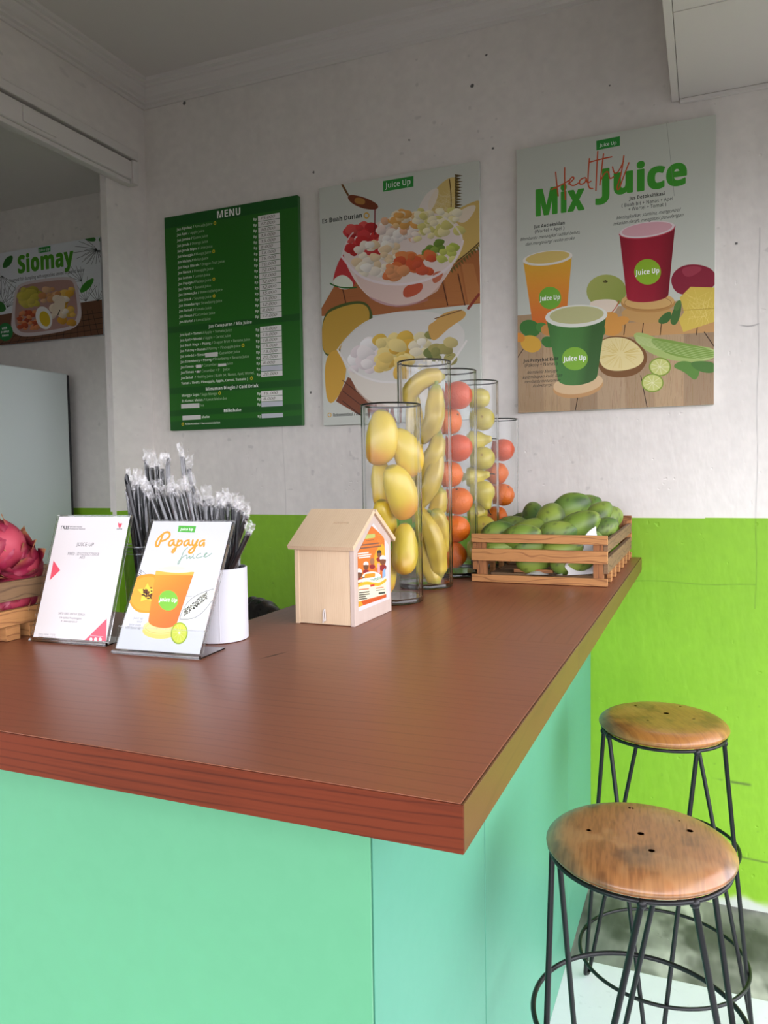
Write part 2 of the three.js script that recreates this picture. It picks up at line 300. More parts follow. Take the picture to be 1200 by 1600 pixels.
function board(name, label, x0, x1, y0, y1, depth, cw, paint, edgeColor) {
  const t = thing(name, label, 'poster', [(x0 + x1) / 2, y0, 0]);
  const pr = printer(V(x0, y1, depth), V(x1 - x0, 0, 0), V(0, y0 - y1, 0), cw);
  const tex = canvasTex(pr.cw, pr.ch, (g, w, h) => paint(g, w, h, pr.at));
  const w = x1 - x0, h = y1 - y0;
  mesh('panel', new RoundedBoxGeometry(w, h, depth - 0.0022, 2, 0.003).translate(0, h / 2, depth / 2 - 0.0003), std({ color: edgeColor, roughness: 0.5 }), t);
  const face = new RoundedBoxGeometry(w - 0.001, h - 0.001, 0.0016, 2, 0.0006); const p = face.attributes.position, uv = face.attributes.uv;
  for (let i = 0; i < p.count; i++) uv.setXY(i, p.getX(i) / w + 0.5, p.getY(i) / h + 0.5);
  face.translate(0, h / 2, depth - 0.0006);
  mesh('print', face, phys({ map: tex, roughness: 0.4, specularIntensity: 0.6 }), t);
  return t;
}
function brandTag(P, pts, tx, ty, size, color = '#2f8f3a') { P.poly(pts, color); P.text('Juice Up', tx, ty, size, SANS, '#ffffff', 'center'); }
function cupOutline(tl, tr, bl, br, sag) { // four corners of a printed cup, joined below by half an ellipse
  const pts = [tl], cx = (bl[0] + br[0]) / 2, cy = (bl[1] + br[1]) / 2, hx = (br[0] - bl[0]) / 2, hy = (br[1] - bl[1]) / 2;
  for (let i = 0; i <= 14; i++) { const a = Math.PI - Math.PI * i / 14; pts.push([cx + hx * Math.cos(a), cy + hy * Math.cos(a) + sag * Math.sin(a)]); }
  pts.push(tr); return pts;
}

// --- menu board
{
  const X0 = 0.103, X1 = 0.713, Y0 = 1.567, Y1 = 2.42, D = 0.022;
  const rows1 = ['Jus Alpukat|Avocado Juice*', 'Jus Apel|Apple Juice', 'Jus Jambu|Guava Juice', 'Jus Jeruk|Orange Juice', 'Jus Jeruk Nipis|Lime Juice', 'Jus Mangga|Mango Juice*', 'Jus Melon|Melon Juice', 'Jus Naga Merah|Dragon Fruit Juice', 'Jus Nanas|Pineapple Juice', 'Jus Lemon|Lemon Juice', 'Jus Papaya|Papaya Juice*', 'Jus Pisang|Banana Juice', 'Jus Semangka|Watermelon Juice', 'Jus Sirsak|Soursop Juice*', 'Jus Strawberry|Strawberry Juice', 'Jus Tomat|Tomato Juice', 'Jus Timun|Cucumber Juice', 'Jus Wortel|Carrot Juice'];
  const rows2 = ['Jus Apel + Tomat|Apple + Tomato Juice', 'Jus Apel + Wortel|Apple + Carrot Juice', 'Jus Buah Naga + Pisang|Dragon Fruit + Banana Juice', 'Jus Pakcoy + Nanas|Pakcoy + Pineapple Juice*', 'Jus Seledri + Timun|Celery + Cucumber Juice', 'Jus Strawberry + Pisang|Strawberry + Banana Juice', 'Jus Timun +       |Cucumber +          Juice', 'Jus Timun +    |Cucumber + P     Juice', 'Jus Sehat |Healthy Juice ( Buah bit, Nanas, Apel, Wortel,', 'Tomat / Beets, Pineapple, Apple, Carrot, Tomato )|*'];
  const rows3 = ['Mangga Sago|Sago Mango*', 'Es Kuwut Melon|Kuwut Melon Ice', '               |Ice Tea'];
  const W = X1 - X0, H = Y1 - Y0, ROW = 0.0215;
  // metres down from the top edge
  const y1st = 0.059, yMix = 0.4545, y2nd = 0.476, yCold = 0.6995, y3rd = 0.7185;
  const t = board('menu_board', 'green drinks menu board with white price stickers on the wall', X0, X1, Y0, Y1, D, 1200, (g, w, h) => {
    const k = w / W;
    g.fillStyle = '#276a1e'; g.fillRect(0, 0, w, h);
    const band = (a, b, c) => { g.fillStyle = c; g.fillRect(0, a * k, w, (b - a) * k); };
    band(0, 0.044, '#1b5a22'); band(0.436, 0.461, '#1f5a1f'); band(0.681, 0.706, '#1f5a1f'); band(0.772, 0.795, '#1f5a1f'); band(0.816, 0.86, '#205c22');
    const put = (s, x, y, size, font, color, align) => { g.font = font.replace('$', (size * k).toFixed(1)); g.fillStyle = color; g.textAlign = align || 'left'; g.fillText(s, x * k, y * k); return g.measureText(s).width / k; };
    const halo = (x, y) => { g.strokeStyle = '#e0c22c'; g.lineWidth = 0.0028 * k; g.beginPath(); g.arc(x * k, y * k, 0.0048 * k, 0, 6.3); g.stroke(); g.beginPath(); g.moveTo(x * k, (y - 0.0075) * k); g.lineTo((x + 0.003) * k, (y - 0.0045) * k); g.stroke(); };
    const rows = (list, y0) => list.forEach((r, i) => {
      let [a, b] = r.split('|'); const star = /\*/.test(b); b = b.replace('*', ''); const y = y0 + i * ROW;
      const wa = put(a, 0.061, y, 0.0132, 'bold $px sans-serif', '#dfe8d8') + 0.004; const ws = b ? put('/ ', 0.061 + wa, y, 0.0135, 'bold $px sans-serif', '#dfe8d8') : 0; const wb = put(b, 0.061 + wa + ws, y, 0.0135, '$px sans-serif', '#b9cfae');
      if (star) halo(0.061 + wa + ws + wb + 0.012, y - 0.005);
    });
    put('MENU', 0.306, 0.0375, 0.038, 'bold $px sans-serif', '#f2f4ee', 'center');
    rows(rows1, y1st); put('Jus Campuran / Mix Juice', 0.30, yMix, 0.0165, 'bold $px sans-serif', '#eef2e8', 'center'); rows(rows2, y2nd);
    put('Minuman Dingin / Cold Drink', 0.30, yCold, 0.0175, 'bold $px sans-serif', '#f4f6f0', 'center'); rows(rows3, y3rd); put('Milkshake', 0.301, 0.789, 0.0165, 'bold $px sans-serif', '#f4f6f0', 'center');
    put('shake', 0.155, 0.808, 0.0135, 'bold $px sans-serif', '#dfe8d8'); halo(0.063, 0.8285); put('Rekomendasi / Recommendation', 0.075, 0.8325, 0.0105, 'bold $px sans-serif', '#dfe8d8');
    const rp = (y) => put('Rp', 0.415, y, 0.0135, 'bold $px sans-serif', '#dfe8d8');
    for (let i = 0; i < 18; i++) rp(0.069 + i * 0.0216); for (let i = 0; i < 9; i++) rp(0.4855 + i * 0.0214); for (let i = 0; i < 3; i++) rp(0.7295 + i * 0.0206); rp(0.816);
  }, '#2b6a2a');
  // price stickers: an atlas of handwritten prices
  const prices = ['15.000', '12.000', '10.000', '13.000', '15.000', '8.000', '13.000', '15.000', '10.000', '12.000', '13.000', '12.000', '12.000', '15.000', '15.000', '12.000', '8.000', '12.000', '15.000', '15.000', '18.000', '15.000', '13.000', '20.000', '8.000', '', '20.000', '15.000', '8.000', '', ''];
  const atlas = canvasTex(512, 1024, (g) => { prices.forEach((s, i) => { const c = i % 4, r = (i / 4) | 0, x = c * 128, y = r * 128; g.fillStyle = s ? '#e9e8e2' : '#c9ccd2'; g.fillRect(x, y, 128, 128); if (!s) { g.strokeStyle = 'rgba(160,165,175,0.6)'; g.lineWidth = 2; for (let j = 0; j < 3; j++) { g.beginPath(); g.moveTo(x + 12, y + 40 + j * 20); g.lineTo(x + 100 + 8 * j, y + 34 + j * 22); g.stroke(); } } g.save(); g.translate(x + 14, y + 92); g.scale(0.8, 2.6); g.font = 'italic 34px sans-serif'; g.fillStyle = i % 3 === 2 ? '#3c3a20' : '#3a3422'; g.fillText(s, 0, 0); g.restore(); }); });
  const sm = std({ map: atlas, roughness: 0.6 });
  const sticker = (i, x, y, w, h, tilt = 0) => {
    const b = new THREE.BoxGeometry(w, h, 0.0006), uv = b.attributes.uv, c = i % 4, r = (i / 4) | 0;
    for (let j = 0; j < uv.count; j++) uv.setXY(j, (c + 0.03 + 0.94 * uv.getX(j)) / 4, 1 - (r + 1 - 0.03 - 0.94 * uv.getY(j)) / 8);
    b.rotateZ(tilt); b.translate(x + w / 2 - W / 2, H - y - h / 2, D + 0.0009); mesh('price_sticker', b, sm, t);
  };
  for (let i = 0; i < 18; i++) sticker(i, 0.438, 0.055 + i * 0.0216, 0.094, 0.0196, 0.006 * (hash(i, 3, 1) - 0.5));
  for (let i = 0; i < 9; i++) sticker(18 + i, 0.436, 0.4715 + i * 0.0214, 0.094, 0.0192, 0.01 * (hash(i, 4, 1) - 0.5));
  for (let i = 0; i < 3; i++) sticker(27 + i, 0.434, 0.7165 + i * 0.0206, 0.094, 0.0186);
  sticker(30, 0.434, 0.803, 0.094, 0.0165);
  const blank = std({ color: '#d9d8d2', roughness: 0.6 }), patch = (x, y, w, h) => mesh('paper_patch', new THREE.BoxGeometry(w, h, 0.0006).translate(x + w / 2 - W / 2, H - y - h / 2, D + 0.0009), blank, t);
  patch(0.181, 0.552, 0.059, 0.017); patch(0.136, 0.596, 0.025, 0.012); patch(0.241, 0.599, 0.037, 0.010); patch(0.137, 0.619, 0.014, 0.008); patch(0.058, 0.748, 0.088, 0.0175); patch(0.063, 0.795, 0.089, 0.0175);
}

// --- fruit ice board
board('fruit_ice_poster', 'poster of two fruit ice bowls with durian beside the menu', 0.803, 1.408, 1.562, 2.43, 0.022, 1000, (g, w, h, at) => {
  const P = pen(g, at, [490, 240, 3.722]);
  g.fillStyle = '#cfd3c8'; g.fillRect(0, 0, w, h);
  // cutting board
  P.poly([[45, 900], [150, 720], [960, 560], [980, 870], [350, 940], [40, 945]], '#a9683a');
  P.poly([[860, 640], [930, 640], [980, 860], [900, 880]], '#b97a45'); P.poly([[760, 690], [850, 660], [890, 870], [780, 880]], '#b5743f'); P.poly([[640, 850], [770, 840], [775, 882], [645, 890]], '#ad6c3a');
  for (const x of [150, 740, 840]) P.line([[x, 700], [x + 40, 880]], 7, '#5a3018');
  for (let i = 0; i < 60; i++) P.line([[60 + 880 * dr(), 740 + 140 * dr()], [90 + 880 * dr(), 760 + 130 * dr()]], 0.8, 'rgba(90,45,20,0.12)');
  // durian pieces
  P.blob([[650, 300], [720, 190], [800, 130], [850, 150], [840, 260], [800, 360], [700, 380]], '#d8bf76'); P.blob([[770, 360], [900, 290], [990, 260], [1000, 520], [880, 600], [780, 660], [740, 520]], '#d3b467');
  P.line([[790, 150], [806, 260], [796, 365]], 6, '#6d5326'); P.line([[780, 660], [880, 600], [960, 520]], 8, '#5f4a24');
  for (let i = 0; i < 12; i++) { const y = 120 + i * 17; P.poly([[822, y], [868 - (i % 2) * 8, y + 8], [824, y + 20]], '#5b4a22'); }
  for (let i = 0; i < 12; i++) { const x = 790 + i * 15, y = 690 - i * 13; P.poly([[x, y - 14], [x + 22, y + 8], [x + 16, y - 24]], '#6b5d2c'); }
  for (let i = 0; i < 60; i++) P.line([[600 + 260 * dr(), 190 + 180 * dr()], [640 + 230 * dr(), 240 + 180 * dr()]], 1.2, 'rgba(240,232,210,0.4)');
  P.blob([[600, 330], [660, 220], [740, 190], [700, 320], [640, 360]], 'rgba(236,226,214,0.85)'); P.blob([[800, 370], [900, 300], [960, 300], [880, 420]], 'rgba(236,226,214,0.8)');
  // watermelon behind, bowl one
  P.blob([[100, 750], [170, 560], [260, 600], [250, 780], [150, 795]], '#c23a3c'); P.blob([[95, 745], [175, 690], [250, 770], [170, 800]], '#dfe6d2'); P.line([[97, 755], [150, 790], [248, 778]], 8, '#2d6a2c');
  P.blob([[165, 600], [190, 500], [400, 380], [640, 320], [860, 400], [870, 520], [780, 720], [640, 860], [520, 890], [380, 880], [260, 780]], '#e8d9cf');
  const cubes = (n, x0, x1, y0, y1, s, tones) => { for (let i = 0; i < n; i++) { const x = mix(x0, x1, dr()), y = mix(y0, y1, dr()), r = s * (0.6 + 0.6 * dr()), a = dr() * 3; const c0 = new THREE.Color(tones[(dr() * tones.length) | 0]), hex = (q) => '#' + c0.clone().multiplyScalar(q).getHexString(); P.blob([0, 1, 2, 3, 4, 5].map((k) => { const rr2 = r * (0.8 + 0.45 * dr()); return [x + rr2 * Math.cos(a + k * 1.047), y + 0.8 * rr2 * Math.sin(a + k * 1.047)]; }), P.fade(x - r * 0.5, y - r, x + r * 0.6, y + r, [[0, hex(1.18)], [0.45, hex(1)], [1, hex(0.62)]])); } };
  cubes(34, 210, 380, 420, 580, 42, ['#cf3f3f', '#c2302f', '#d9564f', '#b82a2c']); cubes(44, 380, 620, 380, 520, 32, ['#efe3d6', '#f3ece2', '#e4b48e', '#f0dcd0']); cubes(18, 450, 620, 340, 420, 34, ['#e3a95a', '#efe0c0', '#e9c58a']); cubes(48, 250, 480, 530, 700, 34, ['#f1e7cf', '#ece2d0', '#e7cfa6', '#f5efe2']);
  cubes(44, 600, 850, 330, 500, 34, ['#e9dfa4', '#efe7c8', '#d7cf7c', '#f0e6c0']); cubes(12, 640, 740, 500, 600, 34, ['#6d8a34', '#8ba646', '#cfc977']); cubes(8, 730, 830, 520, 620, 36, ['#c3cb62', '#a9ba4c', '#dcd98a']); cubes(22, 480, 700, 590, 700, 48, ['#d9713b', '#d25a34', '#e08a4e', '#cf5a3a']); cubes(10, 430, 540, 640, 720, 44, ['#dd7a44', '#e39a66']);
  P.poly([[240, 700], [380, 750], [520, 760], [640, 740], [780, 690], [720, 800], [600, 870], [480, 890], [360, 860], [280, 790]], 'rgba(226,196,184,0.78)'); P.blob([[520, 770], [640, 740], [630, 810], [520, 850]], '#c65a3c'); P.blob([[690, 690], [760, 680], [740, 740], [690, 760]], '#c97050');
  P.line([[165, 600], [230, 690], [340, 745], [480, 765], [620, 750], [760, 690], [850, 590], [868, 510]], 14, 'rgba(238,226,224,0.95)'); P.line([[165, 600], [185, 500], [230, 460]], 9, 'rgba(235,225,222,0.8)'); P.line([[868, 510], [850, 430], [760, 370]], 9, 'rgba(240,232,226,0.7)');
  P.line([[330, 840], [430, 885], [540, 890], [660, 850]], 14, 'rgba(176,120,130,0.5)');
  // spoon and syrup
  P.line([[165, 178], [200, 240]], 12, '#6e4a22'); P.blob([[195, 235], [290, 250], [380, 295], [370, 330], [280, 320], [205, 280]], '#7a3d22'); P.blob([[240, 252], [300, 262], [300, 300], [235, 290]], '#b07a3c'); P.line([[357, 325], [356, 470]], 7, '#7c1f22');
  // avocado, mango piece, bowl two
  P.blob([[45, 930], [160, 870], [300, 850], [350, 930], [330, 1030], [200, 1130], [50, 1210]], '#4c5a26'); P.blob([[45, 945], [170, 885], [295, 866], [335, 930], [300, 1040], [190, 1120], [50, 1195]], '#c09a3c');
  P.blob([[60, 1250], [90, 1150], [160, 1140], [200, 1240], [160, 1400], [80, 1480]], '#d2a43e');
  P.poly([[130, 1440], [200, 1300], [420, 1400], [500, 1600], [400, 1600]], '#7e4426'); for (const y of [1380, 1440, 1500]) P.line([[170, y - 60], [360, y + 90]], 5, '#4a2412');
  P.blob([[140, 1140], [220, 1030], [340, 950], [520, 910], [720, 920], [860, 990], [890, 1080], [800, 1260], [740, 1400], [560, 1480], [340, 1460], [240, 1360], [190, 1250]], '#dcdad2');
  cubes(16, 230, 390, 1090, 1260, 52, ['#ece6e2', '#e2d8d6', '#f1eeea']); cubes(40, 380, 580, 1060, 1250, 48, ['#dcb64a', '#e3c560', '#d9ab3c', '#e8d489']); cubes(16, 560, 690, 1050, 1250, 42, ['#e8dfc0', '#ddd3a4', '#efe9d6']); cubes(14, 650, 810, 1050, 1220, 40, ['#8a8a4a', '#6f7a3e', '#a39a58', '#c8b978']); cubes(10, 380, 520, 1180, 1280, 52, ['#dcb24a', '#e5c870']);
  P.poly([[200, 1260], [360, 1330], [560, 1340], [780, 1260], [720, 1420], [560, 1490], [340, 1470], [250, 1380]], 'rgba(226,216,200,0.72)');
  P.line([[140, 1140], [200, 1250], [330, 1320], [480, 1335], [640, 1320], [800, 1240], [888, 1090]], 12, 'rgba(232,228,222,0.95)'); P.line([[140, 1140], [200, 1040], [340, 960]], 7, 'rgba(214,212,204,0.9)');
  P.line([[960, 820], [900, 900]], 16, '#8c3a2a'); P.blob([[700, 980], [760, 920], [880, 905], [890, 950], [790, 1010], [710, 1090], [680, 1080], [660, 1000]], '#cfa257'); P.line([[705, 960], [860, 910]], 6, '#7b5a32');
  brandTag(P, [[403, 160], [581, 130], [581, 192], [405, 222]], 492, 189, 44); P.text('Es Buah Durian', 48, 408, 36, BOLD, '#1f2620', 'left', 236); P.ring(308, 360, 14, 15, 7, '#d7a63a');
  P.ring(93, 1520, 9, 11, 5, '#d7a63a'); P.text('Rekomendasi / Recommendation', 113, 1530, 26, BOLD, '#1f2620', 'left', 290);
}, '#cfd2c9');

// --- mixed juice board
board('juice_cups_poster', 'poster of orange, red and green juice cups nearest the canopy', 1.535, 2.141, 1.577, 2.443, 0.022, 1200, (g, w, h, at) => {
  g.fillStyle = '#c8cdc1'; g.fillRect(0, 0, w, h);
  const T = pen(g, at, [790, 170, 3.529]), P = pen(g, at, [790, 380, 3.529]);
  // table
  const [, yt] = P.m(60, 400); planks(g, w, 0, yt, w, h - yt, ['#a98f6e', '#b79c78', '#a1886a', '#b39a7a']);
  P.poly([[540, 500], [660, 440], [1160, 400], [1160, 490], [620, 520]], '#c79a62'); for (const x of [660, 760, 860, 1060]) P.line([[x, 440], [x - 8, 505]], 5, '#4a3018');
  for (const [a, b] of [[[60, 640], [100, 580]], [[385, 920], [400, 840]], [[780, 905], [745, 730]], [[1095, 490], [1150, 570]]]) P.line([a, b], 5, '#3d2c1c');
  // back row: apple, beet, pineapple, coasters
  P.oval(556, 265, 110, 92, P.fade(470, 190, 640, 340, [[0, '#a9b060'], [1, '#8a9a46']])); P.oval(550, 212, 14, 6, '#5a5a26'); P.line([[552, 205], [556, 214]], 4, '#3c3216'); P.blob([[460, 320], [560, 305], [630, 320], [600, 390], [540, 410], [470, 360]], '#e6d8c4'); P.line([[625, 320], [600, 385], [545, 405]], 6, '#b5532f');
  P.blob([[905, 190], [960, 125], [1060, 112], [1160, 150], [1160, 250], [1000, 290], [930, 270]], '#8a2438'); P.blob([[960, 140], [1040, 122], [1100, 140], [1000, 200]], '#a03a4c');
  P.poly([[960, 300], [1020, 240], [1160, 245], [1160, 430], [980, 490], [955, 420], [985, 380]], '#d8bf55'); for (let i = 0; i < 40; i++) P.line([[985 + 170 * dr(), 255 + 200 * dr()], [985 + 170 * dr(), 265 + 200 * dr()]], 2, 'rgba(250,236,160,0.35)'); P.line([[975, 370], [1150, 360]], 4, '#b99a3a');
  P.oval(785, 390, 146, 50, '#c79c5e'); P.oval(785, 330, 150, 52, '#b98a4c'); P.oval(785, 318, 146, 46, '#d2aa6a'); P.ring(785, 330, 130, 40, 3, '#9a7040');
  P.blob([[835, 430], [870, 390], [915, 370], [910, 430], [860, 450]], '#3f6b32'); P.blob([[900, 430], [940, 330], [975, 310], [960, 420], [930, 460]], '#466f34'); P.blob([[920, 360], [950, 310], [975, 320], [950, 380]], '#587f3f');
  for (const [x, y, rx, ry] of [[560, 410, 60, 28], [630, 430, 52, 26], [590, 475, 56, 34], [550, 440, 44, 30]]) P.oval(x, y, rx, ry, '#d89a48', -0.2); P.blob([[520, 470], [550, 455], [550, 505], [520, 515]], '#45763a');
  // red cup
  P.poly(cupOutline([626, -62], [935, -98], [668, 300], [898, 282], 34), P.fade(630, 0, 930, 0, [[0, '#8c1a2c'], [0.35, '#a31f34'], [0.75, '#971b30'], [1, '#7a1424']]));
  T.oval(780, 668, 156, 44, '#e3d6d6', -0.14); T.oval(780, 664, 140, 36, '#d9a9b0', -0.14); T.ring(780, 668, 155, 43, 6, '#c24a58', -0.14, 0.05, 3.1);
  P.oval(783, 158, 74, 71, '#8fb82e'); P.text('Juice Up', 783, 170, 38, BOLD, '#ffffff', 'center', 132);
  // orange cup
  P.poly(cupOutline([98, 100], [366, 64], [146, 424], [335, 412], 30), P.fade(0, 80, 0, 440, [[0, '#dfb53a'], [0.45, '#e39a35'], [1, '#d9722e']])); P.oval(232, 82, 138, 40, '#e6e2d8', -0.12); P.oval(232, 78, 122, 32, '#d8bf70', -0.12);
  P.oval(245, 302, 62, 62, '#73b23a'); P.text('Juice Up', 245, 314, 36, BOLD, '#ffffff', 'center', 112);
  for (const [x, y, r, c] of [[135, 470, 58, '#3f7a34'], [200, 465, 34, '#4f8a3e'], [230, 480, 36, '#c98e4a'], [140, 555, 58, '#d9a93c'], [75, 520, 32, '#d98f34'], [235, 545, 38, '#3f7a34']]) P.oval(x, y, r, r * 0.8, c, 0.3);
  // pineapple slice, greens, limes
  P.blob([[500, 560], [560, 510], [680, 515], [760, 570], [790, 640], [740, 720], [640, 745], [540, 730], [500, 660]], '#7a5228'); P.blob([[505, 560], [560, 518], [670, 520], [745, 575], [770, 640], [720, 690], [600, 710], [520, 680]], '#e6d79a'); for (let i = 0; i < 50; i++) { const a = dr() * 6.28, r0 = 20 + 20 * dr(), r1 = 80 + 40 * dr(); P.line([[635 + r0 * Math.cos(a), 610 + r0 * 0.7 * Math.sin(a)], [635 + r1 * Math.cos(a), 610 + r1 * 0.75 * Math.sin(a)]], 2, 'rgba(206,180,90,0.6)'); }
  P.blob([[690, 500], [760, 488], [900, 560], [1160, 570], [1160, 640], [1020, 660], [880, 640], [760, 590]], '#a7bd6e'); P.blob([[780, 520], [900, 530], [1160, 590], [1160, 630], [1000, 640], [860, 600]], '#7fa046'); P.blob([[910, 680], [980, 640], [1080, 680], [1050, 770], [990, 710]], '#5c8a3a'); P.blob([[1000, 650], [1160, 650], [1160, 720], [1060, 710]], '#4e7a36'); for (let i = 0; i < 7; i++) P.line([[720, 510 + 6 * i], [900, 560 + 8 * i], [1150, 590 + 10 * i]], 2, 'rgba(225,232,190,0.6)');
  for (const [x, y] of [[851, 682], [810, 770]]) { P.oval(x, y, 61, 52, '#7f9a34'); P.oval(x, y, 54, 45, '#c9cf7c'); for (let i = 0; i < 9; i++) { const a = i * 0.7; P.line([[x, y], [x + 48 * Math.cos(a), y + 40 * Math.sin(a)]], 2.5, '#e7e8bc'); } }
  // green cup
  P.oval(400, 790, 140, 62, '#c79a66', -0.15); P.oval(400, 775, 138, 56, '#dcbf94', -0.15);
  P.poly(cupOutline([226, 424], [556, 392], [288, 750], [506, 728], 44), P.fade(250, 0, 540, 0, [[0, '#3f6d34'], [0.4, '#4c8440'], [0.8, '#4a7e3c'], [1, '#3a642e']])); P.oval(390, 402, 172, 62, '#e4e6da', -0.06); P.oval(392, 396, 150, 48, '#bfc08a', -0.06);
  P.oval(382, 637, 72, 64, '#84b93a'); P.text('Juice Up', 382, 648, 38, BOLD, '#ffffff', 'center', 126);
  for (const [s, x, y, z, f] of [['Jus Penyehat Kulit', 195, 652, 26, BOLD], ['(Pakcoy + Nanas )', 195, 678, 25, SANS], ['Membantu Menjaga', 200, 716, 23, SLANT], ['kelembapan kulit, dan', 200, 742, 23, SLANT], ['membantu menurunkan', 200, 768, 23, SLANT], ['kolesterol', 200, 792, 23, SLANT]]) P.text(s, x, y, z, f, '#1c1e1a', 'center', { 26: 196, 25: 184, 23: s.length * 10.6 }[z]);
  // headings
  brandTag(T, [[500, 177], [631, 151], [631, 203], [501, 229]], 566, 202, 25);
  const G = '#3f9a2e'; T.text('Mix', 292, 572, 196, BOLD, G, 'center', 282, 0.055); T.text('Juice', 757, 447, 204, BOLD, G, 'center', 505, 0.055);
  const R = '#c4512c', ln = (pts) => T.line(pts, 8, R);
  ln([[276, 350], [280, 400], [290, 480]]); ln([[326, 325], [324, 410], [330, 500]]); ln([[255, 445], [300, 425], [350, 395]]); ln([[345, 415], [385, 385], [365, 372], [345, 410], [375, 430], [400, 410]]); ln([[440, 380], [410, 385], [405, 420], [440, 410], [445, 375], [448, 415], [470, 400]]); ln([[462, 275], [452, 380], [458, 445], [480, 440]]); ln([[508, 235], [502, 340], [498, 450]]); ln([[462, 295], [530, 275], [585, 265]]); ln([[540, 250], [530, 330], [520, 420]]); ln([[522, 400], [545, 350], [570, 345], [572, 395], [595, 375]]); ln([[590, 320], [595, 360], [625, 350], [650, 290]]); ln([[652, 260], [640, 360], [610, 440], [625, 450], [640, 400], [680, 298]]);
  for (const [s, x, y, z, f, ww] of [['Jus Antioksidan', 242, 648, 24, BOLD, 172], ['(Wortel + Apel )', 242, 676, 25, SANS, 166], ['Membantu menangkal radikal bebas,', 242, 708, 23, SLANT, 342], ['dan mengurangi resiko stroke', 242, 738, 23, SLANT, 278], ['Jus Detoksifikasi', 780, 490, 26, BOLD, 200], ['( Buah bit + Nanas + Apel', 780, 524, 27, SANS, 292], ['+ Wortel + Tomat )', 780, 550, 27, SANS, 214], ['Meningkatkan stamina, mengontrol', 782, 588, 25, SLANT, 364], ['tekanan darah, mengatasi peradangan', 782, 618, 25, SLANT, 400]]) T.text(s, x, y, z, f, '#191b17', 'center', ww);
  g.strokeStyle = 'rgba(120,128,116,0.7)'; g.lineWidth = 2; g.beginPath(); g.moveTo(...T.m(887, 72)); g.lineTo(...T.m(912, 300)); g.lineTo(...T.m(930, 480)); g.stroke();
}, '#d5d8d0');

